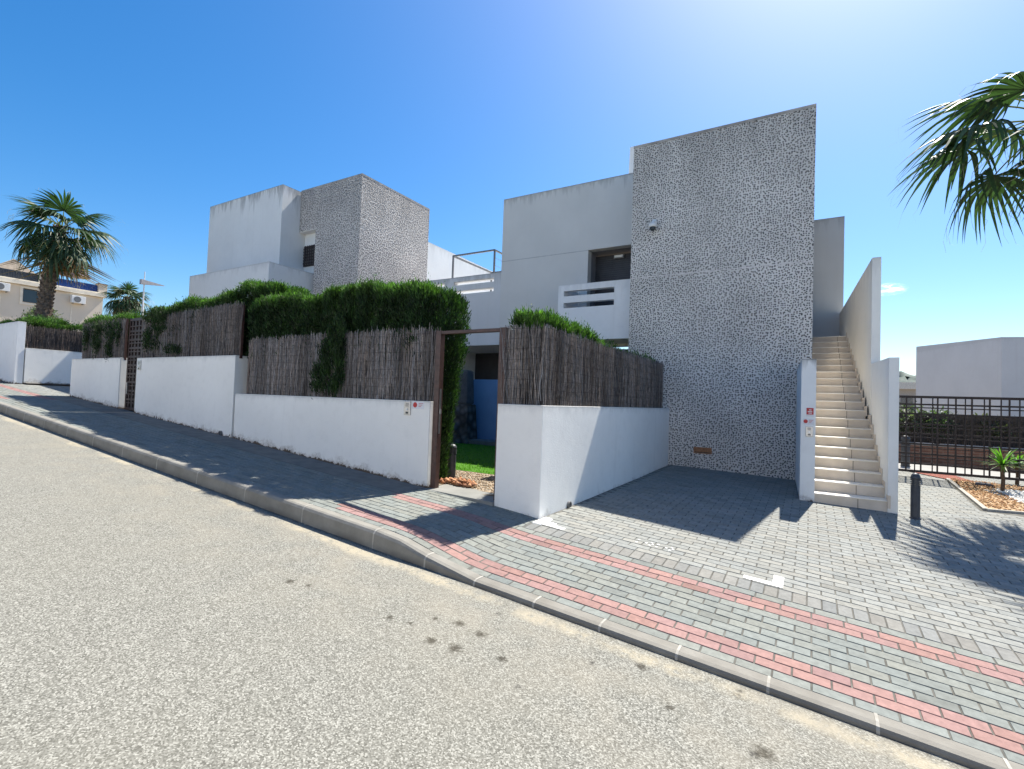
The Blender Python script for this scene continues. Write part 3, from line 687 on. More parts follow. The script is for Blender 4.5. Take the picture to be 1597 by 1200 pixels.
m = MB(); m.box(x0+0.10, x0+0.13, yy-0.03, yy-0.002, z0+0.35, z0+0.6); m.build('handle', M_STEEL, lg, bevel=0.004)

# ================================================================ brushwood fences
M_TWIG = colmat('brushwood', 0.95, 0.1, 0.3, 25, 0)
M_REEDBACK = NT('brushwood_core'); t = M_REEDBACK; t.base(t.ramp(t.noise(10, 4, 0.7, sxyz=(9, 9, 0.6)), [(0.35, (0.02, 0.018, 0.017)), (0.7, (0.13, 0.115, 0.105))]), 0.95, 0.1); t.bump(t.noise(10, 3, 0.7, sxyz=(9, 9, 0.6)), 0.01); M_REEDBACK = t.m
M_WIRE = simple('rusted_wire', (0.05, 0.035, 0.03), 0.6, 0.4, 0.3)
def brush_fence(P0, P1, zb, zt0, zt1, label, posts=(), dens=360, tone=(0.262, 0.238, 0.225)):
    """P0->P1 in plan, facing its right-hand side as walked"""
    P0, P1 = np.array(P0, float), np.array(P1, float); L = np.linalg.norm(P1-P0); d = (P1-P0)/L; nrm = np.array([d[1], -d[0]])
    mid = (P0+P1)/2
    e = empty('brushwood_fence', (mid[0], mid[1], zb), label, 'fence', 'brushwood screens on the white walls')
    m = MB(); c = lambda s, o, z: (*(P0+d*s+nrm*o), z)
    m.solid([c(0, 0.0, zb), c(L, 0.0, zb), c(L, -0.03, zb), c(0, -0.03, zb)], [c(0, 0.0, zt0-0.05), c(L, 0.0, zt1-0.05), c(L, -0.03, zt1-0.05), c(0, -0.03, zt0-0.05)])
    m.build('backing', M_REEDBACK, e)
    N = int(L*dens); S = 6
    s0 = RNG.uniform(0, L, N); zt = zt0+(zt1-zt0)*s0/L
    full = RNG.random(N) < 0.4
    h = (zt-zb)
    a = np.where(full, zb, zb+RNG.uniform(-0.05, 0.75, N)*h); a = np.maximum(a, zb)
    b = np.minimum(np.where(full, zt+RNG.normal(-0.01, 0.020, N), a+RNG.uniform(0.25, 0.7, N)*h), zt+RNG.normal(0.0, 0.025, N))
    w = RNG.uniform(0.0014, 0.0040, N); off = RNG.uniform(0.004, 0.045, N); lean = RNG.normal(0, 0.055, N)
    ph = RNG.uniform(0, 6.28, N); am = RNG.uniform(0.001, 0.010, N)
    tt = np.linspace(0, 1, S)
    z = a[:, None]+(b-a)[:, None]*tt
    u = s0[:, None]+lean[:, None]*(z-a[:, None])+am[:, None]*np.sin(ph[:, None]+tt*9)
    o = off[:, None]+am[:, None]*np.cos(ph[:, None]*2+tt*7)
    V = []
    for k in range(3):
        th = 2*np.pi*k/3; uu = u+w[:, None]*np.cos(th); oo = o+w[:, None]*np.sin(th)
        V.append(np.stack([P0[0]+d[0]*uu+nrm[0]*oo, P0[1]+d[1]*uu+nrm[1]*oo, z], -1))
    V = np.stack(V, 2).reshape(-1, 3)                                    # (N,S,3 corner)
    idx = np.arange(N*S*3).reshape(N, S, 3); Fs = []
    for k in range(3):
        j = (k+1) % 3; Fs.append(np.stack([idx[:, :-1, k], idx[:, :-1, j], idx[:, 1:, j], idx[:, 1:, k]], -1).reshape(N, -1, 4))
    Fq = np.concatenate(Fs, 1); nf = Fq.shape[1]; Fq = Fq.reshape(-1, 4)
    br = RNG.uniform(0.45, 1.45, N)*(1+0.2*np.sin(s0*9+2*np.sin(s0*3.3))); warm = RNG.uniform(-0.1, 0.12, N)
    base = np.array(tone)[None, :]*br[:, None]*np.stack([1+warm, np.ones(N), 1-warm], 1)
    fast_mesh('brushwood', V, Fq, np.repeat(base, nf, 0), M_TWIG, e)
    m = MB(); zz = zb+0.06
    while zz < min(zt0, zt1)-0.03:
        pts = [c(s, 0.044+0.004*math.sin(s*7+zz*30), zz+0.008*math.sin(s*5+zz*9)) for s in np.linspace(0, L, max(6, int(L*5)))]
        m.tube(pts, 0.0022, 4); zz += 0.115
    m.build('wire', M_WIRE, e)
    for s, z_ in posts:
        m = MB(); q = c(s, 0.0, 0); m.box(q[0]-0.022, q[0]+0.022, q[1]-0.022, q[1]+0.022, zb-0.05, z_); m.build('post', M_BROWNIRON, e)
    return e
brush_fence((-8.18, 4.97), (-4.13, 4.97), -0.043, 0.90, 0.92, 'grey-brown brushwood fence with a hanging cypress tuft, left of the open gateway', posts=((-0.03, 0.82),))
brush_fence((-3.09, 4.96), (-2.59, 4.96), -0.038, 0.88, 0.86, 'short narrow brushwood fence right of the open gateway', posts=())
brush_fence((-2.585, 4.94), (-2.585, 10.15), -0.038, 0.86, 0.86, 'long brushwood fence on the wall along the paved bay', posts=((5.22, 0.84),))
brush_fence((-12.06, 4.97), (-8.50, 4.97), 0.617, 1.47, 1.55, 'tall brushwood fence right of the lattice gate', posts=((3.56, 1.5), (0.0, 1.5)), tone=(0.21, 0.19, 0.18))
brush_fence((-15.1, 4.97), (-12.9, 4.97), 0.637, 1.49, 1.49, 'brushwood fence overgrown with green, left of the lattice gate', posts=((0.0, 1.5), (2.2, 1.5)), tone=(0.21, 0.19, 0.18))
brush_fence((-18.88, 4.90), (-18.88, 10.5), 0.992, 1.66, 1.66, 'far dark brushwood fence above the wall across the neighbouring driveway', dens=120, tone=(0.12, 0.10, 0.095))

# ================================================================ foliage
def blades_mesh(name, P, D, L, W, C, mat, parent):
    """each blade: a folded diamond of 2 triangles along D"""
    N = len(P); D = D/np.linalg.norm(D, axis=1, keepdims=True)
    rnd = RNG.normal(size=(N, 3)); S = np.cross(D, rnd); S /= np.linalg.norm(S, axis=1, keepdims=True)
    n2 = np.cross(D, S)
    V = np.stack([P, P+D*L[:, None]*0.45+S*W[:, None]+n2*W[:, None]*0.3, P+D*L[:, None], P+D*L[:, None]*0.45-S*W[:, None]+n2*W[:, None]*0.3], 1).reshape(-1, 3)
    b = np.arange(N)*4
    Fq = np.concatenate([np.stack([b, b+1, b+2], 1), np.stack([b, b+2, b+3], 1)], 1).reshape(-1, 3)
    return fast_mesh(name, V, Fq, np.repeat(C, 2, 0), mat, parent)
M_CYP = colmat('cypress_foliage', 0.6, 0.25, 0.25, 6, 0, transl=0.22)
M_LEAF = colmat('leaf_foliage', 0.5, 0.35, 0.25, 6, 0, transl=0.3)
M_BARK = simple('bark', (0.10, 0.07, 0.05), 0.9, 0.1, 0, 0.3, 30, 0.003)
def vnoise(P, s, seed=0):
    r = np.random.default_rng(seed); o = np.zeros(len(P))
    for k in range(5):
        a = r.normal(size=3)*s*(1+0.6*k); o += np.sin(P@a+r.uniform(0, 6.28))/(1+0.5*k)
    return o/2.6
def sprays(P, N2, up=0.9, out=None, spread=0.35, ln=(0.035, 0.085), w=(0.004, 0.009), c0=(0.009, 0.022, 0.008), c1=(0.034, 0.075, 0.02), tipz=None):
    """P anchors -> N2 blades each making an upright feathery spray"""
    n = len(P)*N2; A = np.repeat(P, N2, 0)
    A = A+RNG.normal(0, 0.022, (n, 3))*np.array([1, 1, 1.7])
    D = RNG.normal(0, spread, (n, 3)); D[:, 2] += up
    if out is not None: D += np.repeat(out, N2, 0)*0.45
    Lh = RNG.uniform(*ln, n); Wd = RNG.uniform(*w, n)
    t = RNG.beta(1.6, 2.6, n)*0.8
    C = np.array(c0)[None]*(1-t[:, None])+np.array(c1)[None]*t[:, None]
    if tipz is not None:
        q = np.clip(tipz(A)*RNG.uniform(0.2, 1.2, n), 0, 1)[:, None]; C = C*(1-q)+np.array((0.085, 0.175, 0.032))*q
    st_ = vnoise(A*np.array([1, 1, 0.12]), 38, 77)+0.6*vnoise(A*np.array([1, 1, 0.3]), 90, 78)
    C = C*RNG.uniform(0.7, 1.3, (n, 1))*np.clip(1+0.75*st_, 0.3, 2.0)[:, None]
    return A, D, Lh, Wd, C
def hedge(label, x0, x1, y0, y1, zb, ztop, n=5200, name='cypress_hedge', colw=0.36, extra=None, axis='x', seed=1, ragged=0.06, group=None, stems=True, tips=True, zlow=None):
    """row of clipped cypresses: rounded columns side by side filling x0..x1 * y0..y1, surface-biased"""
    e = empty(name, ((x0+x1)/2, (y0+y1)/2, zb), label, 'hedge', group)
    zt = ztop if callable(ztop) else (lambda x, y: np.full(np.shape(x), ztop))
    L = (x1-x0) if axis == 'x' else (y1-y0); nc = max(1, int(round(L/colw)))
    P = []; O = []
    r = np.random.default_rng(seed)
    hs = r.uniform(-0.03, 0.03, nc+1); rad = r.uniform(0.9, 1.12, nc+1)
    for k in range(nc):
        m = n//nc
        if axis == 'x': cx = x0+(k+0.5)*L/nc; cy = (y0+y1)/2; hx = L/nc*0.49*rad[k]; hy = (y1-y0)/2*rad[k]**0.5
        else: cy = y0+(k+0.5)*L/nc; cx = (x0+x1)/2; hy = L/nc*0.56*rad[k]; hx = (x1-x0)/2*rad[k]**0.5
        th = r.uniform(0, 2*np.pi, m); rr = r.uniform(0, 1, m)**0.28
        sx = np.sign(np.cos(th))*np.abs(np.cos(th))**0.7; sy = np.sign(np.sin(th))*np.abs(np.sin(th))**0.3
        x = cx+sx*hx*rr; y = cy+sy*hy*rr
        H = zt(x, y)+hs[k]-0.05*(rr**4); z = zb+(H-zb)*r.uniform(0, 1, m)**0.8
        top = r.random(m) < 0.28; z = np.where(top, H-np.abs(r.normal(0, 0.035, m)), z)
        taper = 1-0.16*np.clip((z-(H-0.10))/0.10, 0, 1)**2
        x = cx+(x-cx)*taper; y = cy+(y-cy)*taper
        P.append(np.stack([x, y, z], 1)); O.append(np.stack([sx*rr, sy*rr, np.where(top, 0.5, 0)], 1))
    P = np.concatenate(P); O = np.concatenate(O)
    P[:, :2] += O[:, :2]*(vnoise(P, 5, seed)*ragged)[:, None]
    keep = P[:, 2] > (zlow if zlow is not None else zb)-0.01; P = P[keep]; O = O[keep]
    A, D, Lh, Wd, C = sprays(P, 13, out=O, tipz=lambda A: np.clip((A[:, 2]-(zt(A[:, 0], A[:, 1])-0.20))/0.20, 0, 1) if tips else 0*A[:, 2])  # blades near the top mixed lighter, their sunlit look put into colour
    # a few long shoots on top
    ns = int(L*26); 
    sx_ = r.uniform(x0+0.05, x1-0.05, ns); sy_ = r.uniform(y0+0.1, y1-0.1, ns); sz = zt(sx_, sy_)-0.03
    Q = []
    for k in range(ns):
        h_ = r.uniform(0.03, 0.20)*r.uniform(0.4, 1)
        for q in np.linspace(0, h_, 7): Q.append((sx_[k]+q*0.15*math.sin(k), sy_[k], sz[k]+q))
    B = sprays(np.array(Q), 4, ln=(0.03, 0.06), w=(0.004, 0.008), c0=(0.04, 0.09, 0.018), c1=(0.085, 0.18, 0.03))
    A = np.concatenate([A, B[0]]); D = np.concatenate([D, B[1]]); Lh = np.concatenate([Lh, B[2]]); Wd = np.concatenate([Wd, B[3]]); C = np.concatenate([C, B[4]])
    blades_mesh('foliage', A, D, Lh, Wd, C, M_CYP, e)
    # dark inner body of twigs
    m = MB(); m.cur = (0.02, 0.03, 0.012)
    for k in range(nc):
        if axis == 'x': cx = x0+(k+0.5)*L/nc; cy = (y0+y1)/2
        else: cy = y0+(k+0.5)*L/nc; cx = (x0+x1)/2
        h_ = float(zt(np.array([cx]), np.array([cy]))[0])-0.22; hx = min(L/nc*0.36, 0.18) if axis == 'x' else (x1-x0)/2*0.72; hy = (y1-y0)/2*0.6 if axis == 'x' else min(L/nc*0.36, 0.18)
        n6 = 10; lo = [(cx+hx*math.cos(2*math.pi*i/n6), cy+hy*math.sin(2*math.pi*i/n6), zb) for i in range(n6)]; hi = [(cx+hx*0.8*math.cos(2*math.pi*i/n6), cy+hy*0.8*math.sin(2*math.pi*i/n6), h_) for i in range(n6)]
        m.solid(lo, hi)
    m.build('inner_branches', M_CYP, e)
    if extra:
        for (P_, n_, cc) in extra:
            S_ = sprays(P_, n_, **cc); blades_mesh('hanging_sprays', *S_, M_CYP, e)
    return e
def clump(cx, cy, cz, hx, hy, hz, n, seed):
    r = np.random.default_rng(seed); u = r.normal(size=(n, 3)); u /= np.linalg.norm(u, axis=1, keepdims=True); u *= r.uniform(0.2, 1, (n, 1))**0.5
    return np.stack([cx+u[:, 0]*hx, cy+u[:, 1]*hy, cz+u[:, 2]*hz], 1)
dk = dict(c0=(0.014, 0.03, 0.010), c1=(0.04, 0.08, 0.02))
tuft = np.concatenate([clump(-5.93, 4.89, 0.80, 0.15, 0.04, 0.40, 180, 3), clump(-6.20, 4.90, 0.36, 0.14, 0.03, 0.34, 120, 4), clump(-5.86, 4.90, 0.42, 0.09, 0.03, 0.40, 110, 5), clump(-6.38, 4.90, 0.22, 0.10, 0.03, 0.24, 60, 15), clump(-6.0, 4.90, 0.12, 0.12, 0.03, 0.15, 50, 16), clump(-6.1, 4.90, 0.62, 0.24, 0.03, 0.30, 90, 17)])
zt1 = lambda x, y: 1.53+0.05*np.sin(x*3.1)+0.03*np.sin(x*7.7)+0.07*np.exp(-((x+6.0)/0.4)**2)
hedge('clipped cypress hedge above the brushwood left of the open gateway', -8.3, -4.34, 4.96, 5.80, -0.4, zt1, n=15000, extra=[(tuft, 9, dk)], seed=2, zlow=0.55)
def taper_end(label):
    e = empty('cypress_shrub', (-4.4, 5.5, -1.15), label, 'shrub')
    r = np.random.default_rng(5); n = 3600; z = r.uniform(-1.12, 1.42, n); f = np.interp(z, [-1.15, -0.6, 0.2, 1.0, 1.42], [0.10, 0.13, 0.22, 0.33, 0.24])
    th = r.uniform(0, 6.28, n); rr = r.uniform(0, 1, n)**0.3
    P = np.stack([-4.42+np.interp(z, [-1.15, 1.4], [-0.02, 0.0])+np.cos(th)*f*rr, 5.45+np.sin(th)*f*1.2*rr, z], 1); O = np.stack([np.cos(th)*rr, np.sin(th)*rr, 0*z], 1)
    P[:, 0] += 0.04*vnoise(P, 6, 9)
    blades_mesh('foliage', *sprays(P, 9, out=O, tipz=lambda A: np.clip(RNG.uniform(-0.5, 0.5, len(A)), 0, 1)), M_CYP, e)
    m = MB(); m.tube([(-4.43, 5.5, -1.2), (-4.41, 5.46, 0.2), (-4.42, 5.45, 1.2)], [0.04, 0.03, 0.012], 8); m.build('trunk', M_BARK, e)
taper_end('tall narrow cypress reaching the ground just inside the open gateway')
hedge('taller dark block of cypress behind the gap between the two brushwood fences', -8.95, -7.95, 5.15, 5.95, 0.0, lambda x, y: 1.93-0.12*(x+8.9), n=4200, seed=4, zlow=0.3)
t2 = np.concatenate([clump(-11.45, 4.88, 1.46, 0.60, 0.045, 0.13, 190, 11), clump(-11.3, 4.89, 1.25, 0.30, 0.03, 0.20, 80, 12), clump(-10.75, 4.91, 0.74, 0.45, 0.02, 0.09, 55, 13), clump(-11.75, 4.89, 0.98, 0.16, 0.03, 0.26, 60, 14), clump(-11.45, 4.91, 0.9, 0.22, 0.02, 0.2, 30, 18)])
hedge('cypress hedge showing just above the fence right of the lattice gate', -12.0, -8.9, 5.0, 5.75, 0.4, lambda x, y: 1.64+0.03*(x+12)+0.04*np.sin(x*4), n=5600, seed=6, extra=[(t2, 8, dk)], zlow=1.0)
t3 = np.concatenate([clump(-14.2, 4.89, 1.08, 0.24, 0.03, 0.44, 130, 21), clump(-13.5, 4.89, 1.0, 0.18, 0.03, 0.42, 90, 22), clump(-14.8, 4.89, 1.15, 0.16, 0.03, 0.36, 60, 23), clump(-13.1, 4.89, 1.2, 0.14, 0.03, 0.3, 45, 24), clump(-13.9, 4.90, 1.35, 0.8, 0.02, 0.14, 70, 25)])
hedge('low cypress hedge just above the fence left of the lattice gate', -15.2, -12.95, 5.0, 5.75, 0.4, lambda x, y: 1.58+0.04*np.sin(x*5), n=3600, seed=7, extra=[(t3, 8, dk)], zlow=1.0)
hedge('ragged cypress hedge poking over the brushwood fence at the corner of the paved bay', -3.12, -2.68, 5.05, 10.2, -0.6, lambda x, y: np.interp(y, [5, 6.7, 7.0, 8, 10.2], [1.02, 1.0, 0.90, 0.86, 0.88]), n=7600, axis='y', seed=8, zlow=0.35, ragged=0.08)
hedge('far hedge above the dark brushwood across the neighbouring driveway', -19.7, -19.0, 4.95, 10.5, 0.8, lambda x, y: 1.80+0.05*np.sin(y*3), n=4200, axis='y', seed=9, zlow=1.4)
hedge('green hedge on top of the tallest street wall at the far left', -24.5, -19.2, 5.2, 6.0, 1.0, lambda x, y: 1.92+0.05*np.sin(x*3), n=3600, seed=10, zlow=1.4)
#@@PART3
# ================================================================ neighbouring house up the street
M_PEB2 = pebble('pebble_cladding_neighbour', 19.0, (0.27, 0.44), (0.64, 0.595, 0.55), ((0.0, (0.08, 0.08, 0.085)), (0.5, (0.15, 0.14, 0.135)), (1.0, (0.26, 0.22, 0.19))), ztop=6.95)
nh = empty('house', (-15.0, 10.0, 0), 'white flat-roofed neighbouring house with stepped blocks and a shorter pebble-clad tower, farther up the street', 'house')
mb = MB(); mb.box(-14.25, -12.13, 10.65, 13.87, -1, 6.9); mb.box(-15.11, -14.25, 10.65, 13.87, 5.52, 6.9)
tw2 = mb.build('pebble_tower', M_PEB2, nh)
mb = MB(); mb.box(-15.114, -12.126, 10.646, 13.874, 6.9, 6.955); mb.build('coping', plaster('coping2', (0.42, 0.40, 0.38), 6.97, None, grime=0.5), tw2)
mb = MB(); mb.box(-15.10, -14.26, 10.66, 13.8, 5.50, 5.519); mb.box(-15.3, -14.26, 10.90, 11.1, 2, 5.499)
mb.build('recess_wall', M_WHITE, nh)
M_NW = plaster('neighbour_render', (0.72, 0.72, 0.71), 6.93, None, grime=0.8, topband=0.5)
mb = MB(); mb.box(-19.57, -15.13, 9.97, 15, 1.0, 6.92); mb.build('upper_block', M_NW, nh)
yl = 9.17; xl2 = pY(420, 408, yl)[0]; zl = pY(420, 408, yl)[2]; xl3 = pY(296, 432, yl)[0]
mb = MB(); mb.wall('y', yl, 0.2, xl3, xl2, -1, zl, []); mb.box(xl2-0.2, xl2, yl+0.2, 11.2, -1, zl-0.001); mb.box(xl3, xl3+0.2, yl+0.2, 11.2, -1, zl-0.001); mb.box(xl3+0.2, xl2-0.2, yl+0.2, 9.97, -1, zl-0.9)
mb.build('lower_block', plaster('neighbour_lower_render', (0.73, 0.73, 0.72), zl, None, grime=0.3, topband=0.2), nh)
mb = MB(); mb.solid([(-12.35, 13.87, 0), (-12.15, 13.87, 0), (-12.15, 21, 0), (-12.35, 21, 0)], [(-12.35, 13.87, 5.74), (-12.15, 13.87, 5.74), (-12.15, 21, 5.66), (-12.35, 21, 5.66)])
mb.build('side_wall', plaster('neighbour_side_render', (0.78, 0.78, 0.76), 5.72, None, grime=0.2), nh)
# window with iron grille in the recess
yw = 10.87; a = pY(471, 390, yw); b = pY(490, 423, yw)
wx0, wx1, wz0, wz1 = -15.08, -14.28, 4.36, 5.06
wd = MB(); wd.wall('y', yw-0.03, 0.05, wx0, wx1, wz0, wz1, [(wx0+0.05, wx1-0.05, wz0+0.05, wz1-0.05)]); wn = wd.build('window', M_BLACKIRON, nh)
wd = MB(); wd.box(wx0+0.05, wx1-0.05, yw+0.0, yw+0.015, wz0+0.05, wz1-0.05); wd.build('pane', simple('window_blind', (0.20, 0.20, 0.20), 0.5, 0.4, 0, 0.1), wn)
wd = MB()
for k in range(1, 7): x = wx0+k*(wx1-wx0)/7; wd.box(x-0.02, x+0.02, yw-0.07, yw-0.05, wz0, wz1)
for k in range(1, 7): z = wz0+k*(wz1-wz0)/7; wd.box(wx0, wx1, yw-0.05, yw-0.035, z-0.02, z+0.02)
wd.build('grille', M_BLACKIRON, wn)

# ================================================================ garden behind the gateway
def mk_gravel(name, cols, scale=38):
    t = NT(name); v = t.n('ShaderNodeTexVoronoi'); v.inputs['Scale'].default_value = scale; t.l(t.pos, v.inputs['Vector'])
    s = t.n('ShaderNodeSeparateColor'); t.l(v.outputs['Color'], s.inputs[0]); c = t.ramp(s.outputs[0], cols)
    c = t.mix(t.maprange(v.outputs['Distance'], 0.35, 0.75, 0, 0.6), c, (0.06, 0.045, 0.03)); t.base(c, 0.9, 0.2)
    t.bump(t.math('SUBTRACT', 1.0, v.outputs['Distance']), 0.02, 1.0); return t.m
M_GRAV = mk_gravel('ochre_gravel', [(0.0, (0.230, 0.133, 0.062)), (0.4, (0.424, 0.265, 0.133)), (0.8, (0.548, 0.371, 0.212)), (1.0, (0.619, 0.513, 0.371))])
M_GRAVW = mk_gravel('white_gravel', [(0.0, (0.340, 0.340, 0.326)), (1.0, (0.82, 0.82, 0.80))])
M_GRAVR = mk_gravel('red_gravel', [(0.0, (0.190, 0.041, 0.027)), (1.0, (0.374, 0.136, 0.102))])
M_GRAVP = mk_gravel('pale_gravel', [(0.0, (0.272, 0.190, 0.116)), (0.5, (0.408, 0.320, 0.224)), (1.0, (0.510, 0.449, 0.367))], 45)
M_STONE = colmat('loose_stone', 0.85, 0.2, 0.2, 30, 0.001)
GZ = -1.15
mb = MB(); mb.quad((-8.4, 5.06, GZ), (-2.72, 5.06, GZ), (-2.72, 12.1, GZ), (-8.4, 12.1, GZ)); mb.quad((-15.3, 5.06, -0.5), (-8.7, 5.06, -0.5), (-8.7, 12, -0.5), (-15.3, 12, -0.5))
tag(mb.build('garden_soil', M_SOIL), kind='structure')
def stones(name, pts, sizes, cols, mat, label=None, kind=None):
    """many small irregular pebbles in one mesh"""
    oc = np.array([(1, 0, 0), (0, 1, 0), (-1, 0, 0), (0, -1, 0), (0, 0, 1), (0, 0, -0.6)], float); of = np.array([(0, 1, 4), (1, 2, 4), (2, 3, 4), (3, 0, 4), (1, 0, 5), (2, 1, 5), (3, 2, 5), (0, 3, 5)])
    n = len(pts); J = oc[None]*RNG.uniform(0.6, 1.3, (n, 6, 1))+RNG.normal(0, 0.15, (n, 6, 3)); J *= np.array([1, 1, 0.7]); th = RNG.uniform(0, 6.28, n)
    c, s = np.cos(th), np.sin(th); X = J[:, :, 0]*c[:, None]-J[:, :, 1]*s[:, None]; Y = J[:, :, 0]*s[:, None]+J[:, :, 1]*c[:, None]; J[:, :, 0] = X; J[:, :, 1] = Y
    V = (J*sizes[:, None, None]+pts[:, None, :]).reshape(-1, 3); Fq = (of[None]+np.arange(n)[:, None, None]*6).reshape(-1, 3)
    o = fast_mesh(name, V, Fq, np.repeat(cols, 8, 0), mat); 
    return tag(o, label, None, None, kind)
mb = MB(); mb.quad((-8.3, 5.2, GZ+0.008), (-2.75, 5.2, GZ+0.008), (-2.75, 6.45, GZ+0.008), (-8.3, 6.45, GZ+0.008)); tag(mb.build('garden_gravel', M_GRAVP), kind='structure')
n = 2600; pts = np.stack([RNG.uniform(-5.6, -2.8, n), RNG.uniform(5.25, 6.4, n), np.full(n, GZ+0.014)], 1)
pc = np.array([(0.422, 0.340, 0.245), (0.340, 0.245, 0.150), (0.490, 0.435, 0.354), (0.286, 0.190, 0.109)])[RNG.integers(0, 4, n)]*RNG.uniform(0.8, 1.15, (n, 1))
stones('gravel', pts, RNG.uniform(0.008, 0.017, n), pc, M_STONE, kind='stuff')
# lawn
n = 16000; P = np.stack([RNG.uniform(-8.3, -2.8, n), 6.45+5.4*RNG.uniform(0, 1, n)**1.3, np.full(n, GZ+0.005)], 1); D = np.stack([RNG.normal(0, 0.25, n), RNG.normal(0, 0.25, n), np.ones(n)], 1)
gc = np.array((0.08, 0.20, 0.02))*RNG.uniform(0.7, 1.3, (n, 1))
M_GRASS = colmat('grass_blades', 0.6, 0.2, 0.15, 5, 0, transl=0.35)
mb = MB(); mb.quad((-8.3, 6.45, GZ+0.012), (-2.75, 6.45, GZ+0.012), (-2.75, 11.85, GZ+0.012), (-8.3, 11.85, GZ+0.012)); tag(mb.build('lawn', simple('lawn_green', (0.06, 0.16, 0.015), 0.9, 0.1, 0, 0.25, 30, 0.004)), kind='structure')
e = blades_mesh('grass', P, D, RNG.uniform(0.025, 0.05, n), RNG.uniform(0.003, 0.005, n), gc, M_GRASS, None); tag(e, kind='stuff')
# heap of broken bark / terracotta chunks
hp = []
base = Vector((-3.98, 5.32, GZ))
n = 90; a_ = RNG.uniform(0, 6.28, n); rr = RNG.uniform(0, 1, n)**0.7; pts = np.stack([-3.98+rr*0.36*np.cos(a_), 5.36+rr*0.13*np.sin(a_), GZ+0.03+0.06*(1-rr)*RNG.uniform(0.3, 1.2, n)], 1)
stc = np.array([(0.30, 0.13, 0.06), (0.20, 0.09, 0.05), (0.42, 0.22, 0.12)])[RNG.integers(0, 3, n)]*RNG.uniform(0.7, 1.2, (n, 1))
o = stones('stone_heap', pts, RNG.uniform(0.022, 0.055, n), stc, M_STONE); tag(o, 'small heap of reddish-brown stones on pale gravel inside the gateway', 'stones')

M_BOLL = simple('charcoal_metal', (0.055, 0.06, 0.07), 0.5, 0.4, 0.2, 0.15, 15)
M_BLENS = simple('smoked_lens', (0.10, 0.11, 0.12), 0.25, 0.5)
def bollard(x, y, z, h, r, label):
    e = empty('bollard_lamp', (x, y, z), label, 'bollard lamp', 'bollard garden lamps')
    m = MB(); m.lathe(x, y, [(r*1.25, z-0.02), (r*1.25, z+0.012), (r*1.0, z+0.02)], 20); m.build('base_plate', M_BOLL, e)
    m = MB(); m.lathe(x, y, [(r, z+0.015), (r, z+h*0.70), (r*0.97, z+h*0.705)], 24); m.build('post', M_BOLL, e, smooth=False)
    m = MB(); m.lathe(x, y, [(r*0.82, z+h*0.70), (r*0.82, z+h*0.87)], 20); m.build('lens', M_BLENS, e)
    for k in range(4):
        zz = z+h*(0.715+0.04*k); m = MB(); m.lathe(x, y, [(r*0.85, zz), (r*1.08, zz), (r*1.08, zz+h*0.018), (r*0.85, zz+h*0.024)], 22); m.build('louvre', M_BOLL, e)
    m = MB(); m.lathe(x, y, [(r*1.08, z+h*0.865), (r*1.06, z+h*0.90), (r*0.92, z+h*0.95), (r*0.6, z+h*0.985), (r*0.15, z+h)], 22); m.build('cap', M_BOLL, e, smooth=True)
bollard(-4.40, 5.73, GZ, 0.50, 0.062, 'charcoal bollard lamp on gravel just inside the open gateway')
bollard(1.215, 8.46, zsurf(1.215, 8.46), 0.60, 0.052, 'charcoal domed bollard lamp on pavers at the foot of the stairs')

# porch things in shade
M_BLUE = simple('blue_panel', (0.16, 0.28, 0.46), 0.6, 0.3, 0, 0.06, 3)
q0, q1 = pY(728, 592, 10.9), pY(775, 596, 10.9)
mb = MB(); mb.box(q0[0], q1[0]+0.6, 10.9, 11.0, GZ, q0[2]); bp = mb.build('blue_wall', M_BLUE, bevel=0.01); tag(bp, 'pale blue low wall standing in the shade beyond the lawn', 'wall')
mb = MB(); mb.box(q0[0]-0.1, q1[0]+0.7, 10.4, 10.9, GZ, GZ+0.12); tag(mb.build('garden_step', M_STRIP, bevel=0.01), 'low step in front of the blue wall', 'step')
gs = empty('stone_pillar', (-7.5, 10.2, GZ), 'dark stone pillar at the left edge of the blue wall', 'pillar')
t = NT('dark_rubble'); t.base(t.ramp(t.voro(5), [(0.1, (0.16, 0.15, 0.14)), (0.6, (0.05, 0.045, 0.04))]), 0.9, 0.2); t.bump(t.voro(5), 0.06); M_RUB = t.m
a, b, c2 = pY(703, 630, 10.3), pY(730, 630, 10.3), pY(712, 577, 10.3)
mb = MB(); mb.solid([(a[0], 10.3, GZ), (b[0], 10.3, GZ), (b[0], 10.8, GZ), (a[0], 10.8, GZ)], [(a[0]+0.05, 10.34, a[2]), (b[0]-0.06, 10.34, a[2]), (b[0]-0.06, 10.75, a[2]), (a[0]+0.05, 10.75, a[2])]); mb.build('rubble_base', M_RUB, gs, bevel=0.03)
mb = MB(); mb.solid([(a[0]+0.07, 10.36, a[2]+0.002), (b[0]-0.08, 10.36, a[2]+0.002), (b[0]-0.08, 10.7, a[2]+0.002), (a[0]+0.07, 10.7, a[2]+0.002)], [(a[0]+0.09, 10.38, c2[2]), (b[0]-0.12, 10.38, c2[2]), (b[0]-0.12, 10.68, c2[2]), (a[0]+0.09, 10.68, c2[2])]); mb.build('shaft', simple('dark_slate', (0.08, 0.08, 0.085), 0.7, 0.3, 0, 0.2, 10), gs, bevel=0.05)

